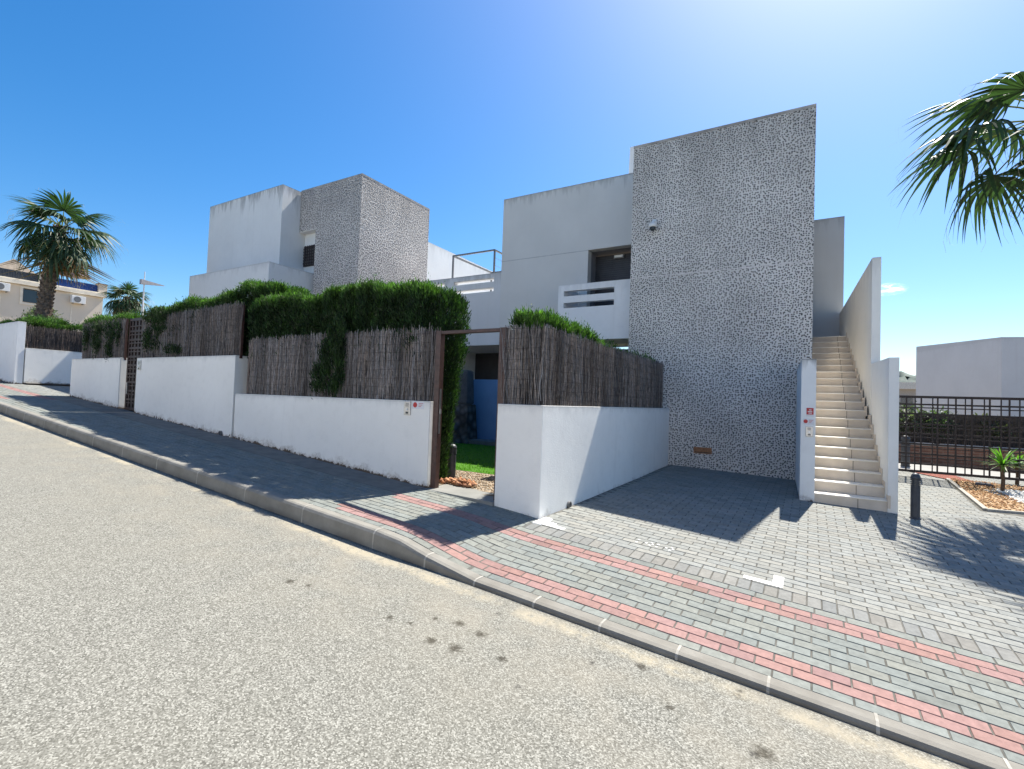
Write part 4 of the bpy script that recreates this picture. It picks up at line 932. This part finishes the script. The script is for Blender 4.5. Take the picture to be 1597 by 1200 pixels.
# ================================================================ right side: gravel bed, gate, planting
def zg(x, y): return zsurf(x, y)
def ground_poly(name, poly, mat, dz, grid=0.35):
    m = MB(); m.cur = (1, 1, 1)
    m.quad(*[(x, y, zg(x, y)+dz) for x, y in poly]); o = m.build(name, mat); tag(o, kind='structure'); return o
ground_poly('gravel_bed', [(2.24, 9.93), (2.72, 10.10), (9, 11.3), (9, 14.2), (2.45, 13.45)], M_GRAV, 0.010)
ground_poly('white_gravel_bed', [(2.93, 11.15), (9, 11.9), (9, 13.1), (3.3, 12.9), (2.75, 12.35)], M_GRAVW, 0.016)
ground_poly('red_gravel_bed', [(1.9, 14.3), (2.46, 13.46), (2.9, 13.52), (2.7, 14.6)], M_GRAVR, 0.014)
ground_poly('far_path', [(-2, 14.9), (1.9, 14.4), (3.0, 14.75), (9, 15.6), (9, 16.3), (-2, 16.3)], simple('pale_path', (0.30, 0.295, 0.28), 0.9, 0.1, 0, 0.1, 3), 0.018)
n = 4200; u = RNG.uniform(0, 1, n); y_ = RNG.uniform(10.1, 13.7, n); xl_ = np.interp(y_, [9.93, 13.6], [2.3, 2.5]); x_ = xl_+RNG.uniform(0, 3.2, n)
wm = (y_ > 11.25+0.1*(x_-2.9)) & (y_ < 12.8) & (x_ > 2.95)
ok = ~((y_ < 10.2+0.2*(x_-2.72)) & (x_ > 2.72)); x_, y_, wm = x_[ok], y_[ok], wm[ok]; n = len(x_)
zz = np.array([zsurf(a, b) for a, b in zip(x_, y_)])+0.018
oc_ = np.array([(0.442, 0.256, 0.115), (0.548, 0.354, 0.194), (0.301, 0.150, 0.071)])[RNG.integers(0, 3, n)]; oc_[wm] = (0.78, 0.78, 0.76)
stones('gravel', np.stack([x_, y_, zz], 1), RNG.uniform(0.010, 0.024, n), oc_*RNG.uniform(0.75, 1.15, (n, 1)), M_STONE, kind='stuff')
mb = MB(); ed = [(2.46, 13.5), (2.24, 9.93), (2.72, 10.10), (9, 11.3)]
for a, b in zip(ed[:-1], ed[1:]):
    d = np.array(b)-np.array(a); L = np.linalg.norm(d); d /= L; nn = np.array([-d[1], d[0]])*0.03
    k = max(1, int(L/0.5))
    for i in range(k):
        p = np.array(a)+d*(L*i/k+0.003); q = np.array(a)+d*(L*(i+1)/k-0.003)
        c4 = [p-nn, q-nn, q+nn, p+nn]; mb.solid([(x, y, zg(x, y)-0.1) for x, y in c4], [(x, y, zg(x, y)+0.03) for x, y in c4])
tag(mb.build('edging_kerb', M_MORTAR), kind='structure')

# grid fence/gate panel on the right
M_GRID = simple('black_grid_iron', (0.022, 0.014, 0.014), 0.5, 0.4, 0, 0.2, 20)
gf = empty('grid_fence', (3.6, 13.35, -1.2), 'dark iron grid fence with square bars right of the stairs', 'fence')
fx0, fx1, fz0, fz1, fy = 0.62+0.5, 8.2, -1.19, 0.41, 13.3
m = MB(); m.box(fx0, fx1, fy, fy+0.05, fz1-0.05, fz1); m.build('top_rail', M_GRID, gf)
m = MB(); m.box(fx0, fx1, fy, fy+0.05, fz0, fz0+0.05); m.build('bottom_rail', M_GRID, gf)
x = 1.75; k = 0
while x < fx1:
    w = 0.013 if k % 2 == 0 else 0.009; m = MB(); m.box(x-w, x+w, fy+0.008, fy+0.030, fz0+0.05, fz1-0.05); m.build('upright', M_GRID, gf); x += (0.165, 0.10)[k % 2]+0.02*((k*7) % 3-1); k += 1
z = fz0+0.05+0.13; k = 0; hs_ = [0.14, 0.07, 0.13, 0.07, 0.14, 0.08, 0.13, 0.07]
while z < fz1-0.08:
    w = 0.017 if k % 2 == 0 else 0.011; m = MB(); m.box(fx0, fx1, fy+0.0305, fy+0.045, z-w, z+w); m.build('crossbar', M_GRID, gf); z += hs_[k % len(hs_)]; k += 1
for x in (1.1, 4.9, 8.2):
    m = MB(); m.box(x-0.04, x+0.04, fy-0.01, fy+0.06, -1.6, fz1+0.02); m.build('post', M_GRID, gf)

# low brick wall + brushwood + shrubs behind
def mk_brickwall():
    t = NT('red_brick'); b = t.n('ShaderNodeTexBrick'); mp = t.n('ShaderNodeMapping'); t.l(t.pos, mp.inputs[0]); mp.inputs['Rotation'].default_value = (math.radians(90), 0, 0)
    t.l(mp.outputs[0], b.inputs['Vector']); b.inputs['Scale'].default_value = 1.0; b.inputs['Brick Width'].default_value = 0.24; b.inputs['Row Height'].default_value = 0.065; b.inputs['Mortar Size'].default_value = 0.006
    b.inputs['Color1'].default_value = (0.20, 0.09, 0.06, 1); b.inputs['Color2'].default_value = (0.30, 0.15, 0.10, 1); b.inputs['Mortar'].default_value = (0.3, 0.25, 0.2, 1)
    t.base(t.mix(0.3, b.outputs[0], t.ramp(t.noise(9), [(0.3, (0.1, 0.05, 0.04)), (0.7, (0.35, 0.2, 0.14))])), 0.9, 0.1); return t.m
bw = empty('brick_wall', (4, 17.0, -1.3), 'low reddish brick wall with pale coping beyond the grid fence', 'wall')
m = MB(); m.box(-1, 12, 17.0, 17.25, -2, -0.80); m.build('brickwork', mk_brickwall(), bw)
m = MB(); m.box(-1, 12, 16.97, 17.28, -0.80, -0.745); m.build('coping', M_MORTAR, bw)
brush_fence((-0.5, 17.5), (12, 17.5), -0.745, 0.10, 0.02, 'brushwood screen above the low brick wall beyond the grid fence', dens=90, tone=(0.15, 0.12, 0.09))
def shrub(x, y, z, w, h, label, cat, n=420, c0=(0.04, 0.055, 0.035), c1=(0.13, 0.155, 0.105), group=None, ln=(0.06, 0.14)):
    e = empty('shrub', (x, y, z), label, cat, group)
    P = clump(x, y, z+h*0.58, w/2, w/2.6, h*0.45, n, int(abs(x*100))); D = RNG.normal(0, 0.8, (n, 3)); D[:, 2] += 0.3; D = np.repeat(D, 4, 0)+RNG.normal(0, 0.6, (n*4, 3))
    t_ = RNG.uniform(0, 1, (n*4, 1)); C = np.array(c0)*(1-t_)+np.array(c1)*t_
    blades_mesh('leaves', np.repeat(P, 4, 0)+RNG.normal(0, 0.04, (n*4, 3)), D, RNG.uniform(*ln, n*4), RNG.uniform(0.012, 0.03, n*4), C, M_LEAF, e)
    m = MB()
    for k in range(5): a = k*1.3; m.tube([(x, y, z-0.05), (x+w*0.15*math.cos(a), y+w*0.1*math.sin(a), z+h*0.35), (x+w*0.33*math.cos(a), y+w*0.2*math.sin(a), z+h*0.8)], [0.025, 0.016, 0.006], 6)
    m.build('stems', M_BARK, e)
shrub(2.15, 17.75, -0.8, 1.5, 1.1, 'grey-green oleander bush beyond the grid fence, next to the stair wall', 'bush')
shrub(3.0, 17.75, -0.8, 1.1, 0.95, 'dark bushy shrub behind the middle of the grid fence', 'bush', c1=(0.08, 0.12, 0.06))
shrub(4.1, 17.8, -0.75, 1.2, 0.75, 'low dry shrub beside the brushwood screen, right of the other bushes', 'bush', n=500, c1=(0.12, 0.12, 0.06))
bollard(2.0, 15.3, zg(2.0, 15.3)+0.01, 0.75, 0.09, 'dark bollard lamp seen through the grid fence close to the stair wall')
# flat dark stone in the bed
mb = MB(); p = (2.9, 13.05); mb.solid([(p[0]-0.14, p[1]-0.05, -1.34), (p[0]+0.16, p[1]-0.07, -1.34), (p[0]+0.13, p[1]+0.06, -1.34), (p[0]-0.12, p[1]+0.05, -1.34)], [(p[0]-0.12, p[1]-0.04, -1.27), (p[0]+0.13, p[1]-0.06, -1.28), (p[0]+0.1, p[1]+0.05, -1.26), (p[0]-0.1, p[1]+0.04, -1.26)])
tag(mb.build('garden_spotlight', M_BOLL, bevel=0.012), 'flat dark garden spotlight lying on ochre gravel', 'lamp')

# yucca
def yucca(x, y, z, h, label, group):
    e = empty('yucca', (x, y, z), label, 'plant', group)
    m = MB(); m.tube([(x, y, z-0.05), (x+0.015, y, z+h*0.3), (x-0.01, y, z+h*0.62)], [0.035, 0.028, 0.03], 8); m.build('trunk', M_BARK, e)
    n = 60; V = []; Fc = []; Cc = []; zc = z+h*0.62
    for k in range(n):
        az = RNG.uniform(0, 6.28); el = RNG.uniform(-0.15, 1.35); L = h*0.50*RNG.uniform(0.75, 1.1); w = 0.017; pr = None
        c = np.array((0.10, 0.24, 0.03) if el > 0.2 else (0.12, 0.17, 0.05))*RNG.uniform(0.7, 1.3)
        for i in range(5):
            s = i/4; ee = el-0.5*s*s; r = L*s*math.cos(el-0.25*s*s); hh = L*s*math.sin(el)-0.22*L*s*s*math.cos(el)
            ww = w*(1-s)**0.6+0.001; cxx = x+r*math.cos(az); cyy = y+r*math.sin(az); a = (cxx-ww*math.sin(az), cyy+ww*math.cos(az), zc+hh); b = (cxx+ww*math.sin(az), cyy-ww*math.cos(az), zc+hh)
            if pr: V += [pr[0], pr[1], b, a]; nb = len(V)-4; Fc.append((nb, nb+1, nb+2, nb+3)); Cc.append(c)
            pr = (a, b)
    fast_mesh('leaves', np.array(V), np.array(Fc), np.array(Cc), M_LEAF, e)
yucca(3.02, 12.42, -1.335, 0.78, 'spiky green yucca on a thin trunk in white gravel, before the grid fence', 'yuccas in the gravel')
yucca(3.62, 14.0, -1.33, 0.62, 'smaller yucca just behind the grid fence', 'yuccas in the gravel')

# white buildings beyond
M_RW = plaster('far_white_render', (0.66, 0.67, 0.67), 3.1, None, grime=0.1, topband=0.15)
rb = empty('building', (6, 27, -2), 'plain white flat-roofed building beyond the grid fence', 'building')
A1 = pY(1429, 541, 31.0); B1 = pY(1562, 526, 26.2); zt_ = (A1[2]+B1[2])/2
dirv = np.array([B1[0]-A1[0], B1[1]-A1[1]]); nv = np.array([-dirv[1], dirv[0]]); nv /= np.linalg.norm(nv)
C1 = np.array([B1[0]+6.0, B1[1]+1.3]); 
m = MB(); pl = [(A1[0], A1[1]), (B1[0], B1[1]), (C1[0], C1[1]), (C1[0]+3, C1[1]+10), (A1[0]+2, A1[1]+8)]
m.solid([(x, y, -4) for x, y in pl], [(x, y, A1[2] if i in (0, 4) else B1[2]) for i, (x, y) in enumerate(pl)]); m.build('wall', M_RW, rb)
m = MB(); h0, h1 = pY(1597, 636, 25.9), pY(1580, 700, 25.9); m.box(B1[0]+0.9, B1[0]+2.6, B1[1]-0.1, B1[1]-0.02+0.1, -2.5, 0.2); m.build('door_recess', simple('tan_door', (0.32, 0.27, 0.20), 0.7, 0.3), rb)
p = pY(1403, 604, 60); q = pY(1432, 604, 60); fb = empty('far_house', (p[0], 60, -3), 'distant low house with pale roof edge glimpsed between stair wall and white building', 'house')
m = MB(); m.box(p[0]-6, q[0]+1, 60, 66, -5, p[2]-0.2); m.build('wall', simple('far_wall', (0.42, 0.38, 0.34), 0.9, 0.1), fb)
m = MB(); m.box(p[0]-6.2, q[0]+1.2, 59.6, 66.2, p[2]-0.2, p[2]+0.45); m.build('roof', simple('far_roof', (0.66, 0.62, 0.55), 0.9, 0.1), fb)
m = MB(); m.box(p[0]+0.1, q[0]-0.4, 59.97, 59.999, p[2]-2.2, p[2]-0.9); m.build('window', M_GLASS, fb)

# wooded hill on the horizon
mb = MB(); n = 90; prev = None; HP = pY(1417, 577, 840)
def ridge(x): return HP[2]/0.9*0.86+10*math.exp(-((x-HP[0]+20)/70)**2)+5*math.sin(x*0.045)+2.5*math.sin(x*0.13+1)+1.2*math.sin(x*0.31)
for i in range(n):
    x = -250+i*9; cur = []
    for j in range(9):
        s = j/8; y = 620+260*s; cur.append((x, y, -25+(ridge(x)*0.9+25)*math.sin(s*math.pi/2)**0.8+RNG.normal(0, 1.0)*(0.3+s)))
    if prev:
        for j in range(8): mb.quad(prev[j], cur[j], cur[j+1], prev[j+1])
    prev = cur
t = NT('hill_scrub'); nn_ = t.noise(0.05, 6, 0.75); t.base(t.ramp(nn_, [(0.35, (0.06, 0.085, 0.07)), (0.6, (0.17, 0.19, 0.17)), (0.8, (0.30, 0.29, 0.26))]), 0.95, 0.05)
tag(mb.build('hill', t.m, merge=True, smooth=True), kind='structure')

# ================================================================ palms
M_FROND = colmat('palm_leaf', 0.5, 0.3, 0.2, 8, 0, transl=0.18)
M_PTRUNK = NT('palm_trunk'); t = M_PTRUNK; c = t.ramp(t.noise(9, 5, 0.7, sxyz=(1, 1, 2.5)), [(0.3, (0.05, 0.038, 0.03)), (0.7, (0.20, 0.155, 0.12))]); t.base(c, 0.95, 0.1); t.bump(t.noise(14, 4), 0.02); M_PTRUNK = t.m
def frond_data(r, pet, R_, droop, dead=False, nl=30):
    """fan leaf along +X from the origin; returns V, F, C"""
    V = []; Fq = []; C = []
    def strip(pts, ws, nrm, col):
        pr = None
        for i, (p, w, n_) in enumerate(zip(pts, ws, nrm)):
            a, b = p-n_*w, p+n_*w
            if pr is not None: k = len(V); V.extend([pr[0], pr[1], b, a]); Fq.append((k, k+1, k+2, k+3)); C.append(col)
            pr = (a, b)
    ys_ = np.array((0., 1., 0.)); zs_ = np.array((0., 0., 1.))
    pp = [np.array((pet*s, 0, -0.18*pet*s*s)) for s in np.linspace(0, 1, 5)]
    pc_ = np.array((0.16, 0.17, 0.06)) if not dead else np.array((0.20, 0.13, 0.07))
    strip(pp, [0.022-0.01*s for s in np.linspace(0, 1, 5)], [ys_]*5, pc_); strip(pp, [0.014]*5, [zs_]*5, pc_)
    o = pp[-1]; slope = -0.36
    for k in range(nl):
        a = (k/(nl-1)-0.5)*math.radians(r.uniform(225, 250)); L = R_*(0.62+0.42*math.cos(a*0.62))*r.uniform(0.92, 1.06)
        dr = droop*r.uniform(0.7, 1.35)*(1+0.5*abs(a)); fold = 0.22*math.cos(a)
        col = np.array((0.030, 0.058, 0.026) if not dead else (0.17, 0.11, 0.06))*r.uniform(0.75, 1.45)
        pts = []; ws = []; nn = []; tw = r.normal(0, 0.05)
        for s in np.linspace(0, 1, 8):
            d = L*s; x = d*math.cos(a+tw*s); y = d*math.sin(a+tw*s); z = slope*d*math.cos(a)*0.8 - fold*0 - dr*L*max(0, s-0.42)**1.7*2.6 - 0.10*abs(y)*(1-s)
            pts.append(o+np.array((x*(1-0.25*dr*max(0, s-0.4)), y*(1-0.25*dr*max(0, s-0.4)), z)))
            W_ = R_*0.5*math.radians(237)/nl*0.58; ws.append((0.006+(W_-0.006)*s/0.5) if s < 0.5 else W_*((1-s)/0.5)**0.8+0.001); th = a; up = 0.45*(1 if k % 2 else -1)*(1 if s < 0.5 else 0.6)
            n_ = np.array((-math.sin(th), math.cos(th), up)); nn.append(n_/np.linalg.norm(n_))
        strip(pts, ws, nn, col)
        if r.random() < 0.5:                                   # loose thread hanging from the tip
            e_ = pts[-1]; q = [e_, e_+np.array((r.normal(0, 0.05), r.normal(0, 0.05), -0.13)), e_+np.array((r.normal(0, 0.07), r.normal(0, 0.07), -0.28))]; strip(q, [0.003, 0.003, 0.002], [ys_]*3, np.array((0.3, 0.26, 0.18)))
    return np.array(V), np.array(Fq), np.array(C)
def palm(x, y, z, h, r0, rad, nf, label, group, seed, dead=8, lean=(0, 0), pet=None, elr=(-0.75, 1.25), azs=None, rich=6):
    r = np.random.default_rng(seed); e = empty('palm_tree', (x, y, z), label, 'palm tree', group)
    m = MB(); pts = []; rs = []
    for s in np.linspace(0, 1, 14): pts.append((x+lean[0]*s*s, y+lean[1]*s*s, z+h*s)); rs.append(r0*(1.3-0.5*min(1, s*3))*(1+0.04*r.normal())*(1 if s < 0.86 else 0.8))
    m.tube(pts, rs, 14)
    hx, hy = x+lean[0], y+lean[1]
    for k in range(int(h*55)):                                   # old leaf bases
        s = k/(h*55); az = k*2.4; zz = z+h*s; rr = r0*(1.3-0.5*min(1, s*3)); cx_, cy_ = x+lean[0]*s*s, y+lean[1]*s*s
        a = Vector((cx_+rr*0.9*math.cos(az), cy_+rr*0.9*math.sin(az), zz)); b = a+Vector((0.05*math.cos(az), 0.05*math.sin(az), 0.06))
        m.tube([a, b], [0.045, 0.018], 5)
    m.build('trunk', M_PTRUNK, e)
    pet = pet or rad*0.42; var = []
    for v in range(rich): var.append(frond_data(r, pet*r.uniform(0.85, 1.15), rad*0.66*r.uniform(0.88, 1.08), r.uniform(0.25, 0.60)))
    dv = [frond_data(r, pet*0.8, rad*0.5, 1.3, True, 22) for _ in range(2)]
    meshes = {}
    crown = Vector((hx, hy, z+h))
    for k in range(nf+dead):
        isd = k >= nf; az = (azs[k] if azs is not None and k < len(azs) else k*2.39996+r.normal(0, 0.15)); s = (k+0.5)/nf
        el = elr[1]+(elr[0]-elr[1])*s**0.8+r.normal(0, 0.1) if not isd else r.uniform(-1.35, -1.0)
        key = ('d', k % 2) if isd else ('g', k % rich)
        if key not in meshes:
            V, Fq, C = (dv if isd else var)[key[1]]; o = fast_mesh('frond', V, Fq, C, M_FROND, None); meshes[key] = o.data
        else: o = bpy.data.objects.new('frond', meshes[key]); COL.objects.link(o)
        if isd: o['label'] = 'dry brown frond'
        o.name = 'frond'; o.parent = e
        o.location = (hx-x+0.06*math.cos(az), hy-y+0.06*math.sin(az), h-(0.25*s if not isd else 0.35)); o.rotation_euler = (r.normal(0, 0.25), -el, az); o.scale = (1, 1, 1) if el < 0.6 else (0.9,)*3
    return e
pp = pX(75, 495, -21.5)
palm(-21.5, 5.95, 1.2, 4.0, 0.23, 1.45, 19, 'large fan palm rising behind the far hedge on the left', 'fan palms', 3, dead=4, lean=(0.25, 0.25))
palm(-35.0, 13.4, 3.6, 1.75, 0.2, 1.15, 24, 'small distant fan palm beside the white street lamp', 'fan palms', 8, dead=3)
palm(3.55, 11.2, -1.38, 6.4, 0.19, 1.55, 17, 'fan palm on the gravel bed, leaning into the picture at the right edge', 'fan palms', 21, dead=0, lean=(-0.22, 0), pet=0.95, elr=(-0.45, 1.25))

# ================================================================ street lamp far left
p0, p1, pa, pb = pX(222, 490, -33), pX(226, 424, -33), pX(219, 440, -33), pX(257, 439, -33)
sl = empty('street_lamp', (-33, p0[1], 1.0), 'slim white street lamp with pointed wing-shaped head, far up the street', 'street lamp')
M_LAMPW = simple('lamp_white', (0.70, 0.70, 0.70), 0.4, 0.4, 0, 0.05)
m = MB(); m.tube([(-33, p0[1], 0.5), (-33, p0[1], p0[2]), (-33, p1[1], p1[2])], [0.08, 0.05, 0.022], 10); m.build('pole', M_LAMPW, sl)
m = MB(); zc = pa[2]; ya, yb_ = pa[1], pb[1]
m.solid([(-33.12, ya, zc-0.12), (-32.88, ya, zc-0.12), (-32.98, yb_, zc+0.02), (-33.02, yb_, zc+0.02)], [(-33.12, ya, zc+0.16), (-32.88, ya, zc+0.16), (-32.98, yb_, zc+0.05), (-33.02, yb_, zc+0.05)]); m.build('lamp_head', simple('lamp_grey', (0.35, 0.34, 0.35), 0.5, 0.4), sl)

# ================================================================ beige building at the far left
bx = -48.0
M_BEIGE = plaster('beige_render', (0.68, 0.60, 0.49), None, None); M_CREAM = simple('cream_cornice', (0.74, 0.67, 0.55), 0.8, 0.2, 0, 0.1, 3)
bb_ = empty('apartment_building', (bx, 12, 2), 'beige apartment building with blue roof-terrace railing and air conditioners, far left', 'building')
m = MB(); m.wall('x', bx, 0.3, 2, 16.8, 1, 6.95, [(12.15, 13.1, 5.75, 6.75)]); m.box(bx-8, bx-0.3, 16.5, 16.8, 1, 6.95); m.box(bx-8, bx-0.31, 2, 16.49, 6.6, 6.9); m.build('wall', M_BEIGE, bb_)
m = MB(); m.box(bx-8, bx+0.22, 2, 16.95, 6.97, 7.25); m.box(bx-8, bx+0.12, 2, 16.9, 7.25, 7.33); m.build('cornice', M_CREAM, bb_)
m = MB(); m.box(bx-0.35, bx+0.05, 12.95, 13.45, 6.4, 8.0); m.box(bx-0.35, bx+0.08, 16.45, 17.0, 7.33, 7.98); m.build('pier', M_BEIGE, bb_)
m = MB(); m.box(bx-0.4, bx+0.1, 12.9, 13.5, 8.0, 8.07); m.box(bx-0.4, bx+0.12, 16.4, 17.05, 7.98, 8.05); m.build('pier_cap', simple('cap_brown', (0.20, 0.15, 0.12), 0.8, 0.2), bb_)
M_RAILD = simple('slate_railing', (0.055, 0.065, 0.08), 0.6, 0.3); M_RAILB = simple('blue_railing', (0.02, 0.06, 0.22), 0.5, 0.3)
def rail(y0, y1, mt, z0, z1):
    m = MB(); m.box(bx-0.14, bx-0.08, y0, y1, z1-0.06, z1); m.box(bx-0.12, bx-0.10, y0, y1, z0, z1-0.06)
    y = y0
    while y < y1: m.box(bx-0.098, bx-0.07, y, y+0.03, z0, z1-0.06); y += 0.13
    m.build('roof_railing', mt, bb_)
rail(2, 12.94, M_RAILD, 7.33, 7.92); rail(13.46, 16.44, M_RAILB, 7.33, 7.90)
m = MB(); m.box(bx-0.15, bx-0.1, 12.2, 13.05, 5.8, 6.7); w_ = m.build('window', M_GLASS, bb_)
m = MB(); m.wall('x', bx+0.04, 0.1, 12.0, 13.25, 5.6, 6.88, [(12.15, 13.1, 5.75, 6.75)]); m.build('window_frame', M_CREAM, w_)
m = MB(); m.box(bx-0.02, bx+0.02, 14.85, 14.93, 3, 6.2); m.box(bx-0.02, bx+0.02, 10.95, 11.05, 3, 6.1); m.build('downpipe', M_CREAM, bb_)
# gabled roof rising behind
m = MB(); g0, g1, g2 = pX(-10, 417, bx-6), pX(22, 404, bx-6), pX(57, 428, bx-6)
yg = [g1[1]-2.6, g1[1], g2[1]]; zg_ = [7.6, g1[2], g2[2]]
m.solid([(bx-12, yg[0], zg_[0]), (bx-6, yg[0], zg_[0]), (bx-6, yg[2], zg_[2]), (bx-12, yg[2], zg_[2])], [(bx-12, yg[1]-0.02, zg_[1]), (bx-6, yg[1]-0.02, zg_[1]), (bx-6, yg[1]+0.02, zg_[1]), (bx-12, yg[1]+0.02, zg_[1])]); m.box(bx-11.9, bx-6.1, yg[0]+0.1, yg[2]-0.1, 6.9, min(zg_[0], zg_[2])); m.build('gable_roof', simple('roof_tan', (0.45, 0.38, 0.31), 0.9, 0.1, 0, 0.15, 4), bb_)
def ac(y, z, label):
    e = empty('air_conditioner', (bx+0.2, y, z), label, 'air conditioner', 'air conditioners on the beige building')
    m = MB(); m.box(bx+0.06, bx+0.40, y, y+0.85, z, z+0.55); m.build('casing', M_PLASTIC, e, bevel=0.02)
    m = MB(); m.tube([(bx+0.40, y+0.34, z+0.28), (bx+0.42, y+0.34, z+0.28)], 0.22, 18); m.build('fan_grille', M_GREYMET, e)
    m = MB(); m.box(bx+0.0, bx+0.38, y+0.1, y+0.14, z-0.05, z-0.001); m.box(bx+0.0, bx+0.38, y+0.7, y+0.74, z-0.05, z-0.001); m.build('bracket', M_GREYMET, e)
ac(14.75, 6.2, 'air conditioner under the blue railing, right of the large palm'); ac(10.55, 6.3, 'air conditioner at the far left edge, left of the palm trunk')
um = empty('parasol', (bx-1, 15, 7.9), 'closed dark parasol on the roof terrace behind the large palm', 'parasol')
u0, u1, u2 = pX(98, 428, bx-1), pX(135, 432, bx-1), pX(122, 398, bx-1)
m = MB(); m.tube([(bx-1, (u0[1]+u1[1])/2, 7.0), (bx-1, (u0[1]+u1[1])/2, u2[2])], 0.04, 8); m.build('pole', M_LAMPW, um)
m = MB(); yc = (u0[1]+u1[1])/2; L8 = [(bx-1+1.0*math.cos(a), yc+1.0*math.sin(a), u0[2]) for a in np.arange(8)*math.pi/4]; m.solid(L8, [(bx-1+0.03*math.cos(a), yc+0.03*math.sin(a), u2[2]) for a in np.arange(8)*math.pi/4]); m.build('canopy', simple('parasol_cloth', (0.12, 0.09, 0.10), 0.8, 0.1), um)
for (x, y, w, h, l) in ((-30, 8.3, 1.6, 1.5, 'leafy shrub against the beige building, left of the palm trunk'), (-30, 10.6, 1.8, 1.3, 'leafy shrub against the beige building, right of the palm trunk')):
    shrub(x, y, 2.0, w, h, l, 'bush', n=500, ln=(0.1, 0.2))

# ================================================================ unseen houses added behind the camera to bounce sunlight onto the shaded walls
M_OPP = plaster('opposite_render', (0.80, 0.79, 0.77), None, None)
mb = MB()
for i in range(12):
    a, b = -50+i*6.5, -50+(i+1)*6.5; mb.quad((a, -11.5, plane(a)+0.12), (b, -11.5, plane(b)+0.12), (b, -8.6, plane(b)+0.12), (a, -8.6, plane(a)+0.12)); mb.quad((a, -8.6, plane(a)-0.05), (a, -8.6, plane(a)+0.12), (b, -8.6, plane(b)+0.12), (b, -8.6, plane(b)-0.05))
tag(mb.build('opposite_pavement', M_STRIP), kind='structure')
for i, (x0, w, h, lab) in enumerate(((-34, 12, 6.6, 'white two-storey house across the street, highest up the slope'), (-20.5, 13, 6.9, 'white two-storey house across the street, opposite the lattice gate'), (-6, 13, 7.2, 'white two-storey house across the street, opposite the pebble tower'), (8.5, 13, 6.8, 'white two-storey house across the street, lowest down the slope'))):
    zb = plane(x0+w/2); e = empty('house', (x0+w/2, -11.5, zb), lab, 'house')
    holes = [(x0+1.2, x0+3.0, zb+0.9, zb+2.3), (x0+5.5, x0+6.6, zb+0.1, zb+2.3), (x0+8.6, x0+10.6, zb+3.9, zb+5.3), (x0+2.0, x0+4.0, zb+3.9, zb+5.3)]
    m = MB(); m.wall('y', -11.75, 0.25, x0, x0+w, zb-1.5, zb+h, holes); m.box(x0, x0+w, -19, -11.76, zb-1.5, zb+h-0.3); m.build('wall', M_OPP, e)
    for (a, b, c_, d_) in holes: m = MB(); m.box(a, b, -11.755, -11.70, c_, d_); m.build('window', M_GLASS, e)
    m = MB(); m.box(x0, x0+w, -9.0, -8.8, zb-1.5, zb+1.5); o = m.build('garden_wall', M_OPP); tag(o, 'white front garden wall of the '+lab.replace('white two-storey house', 'house'), 'wall')
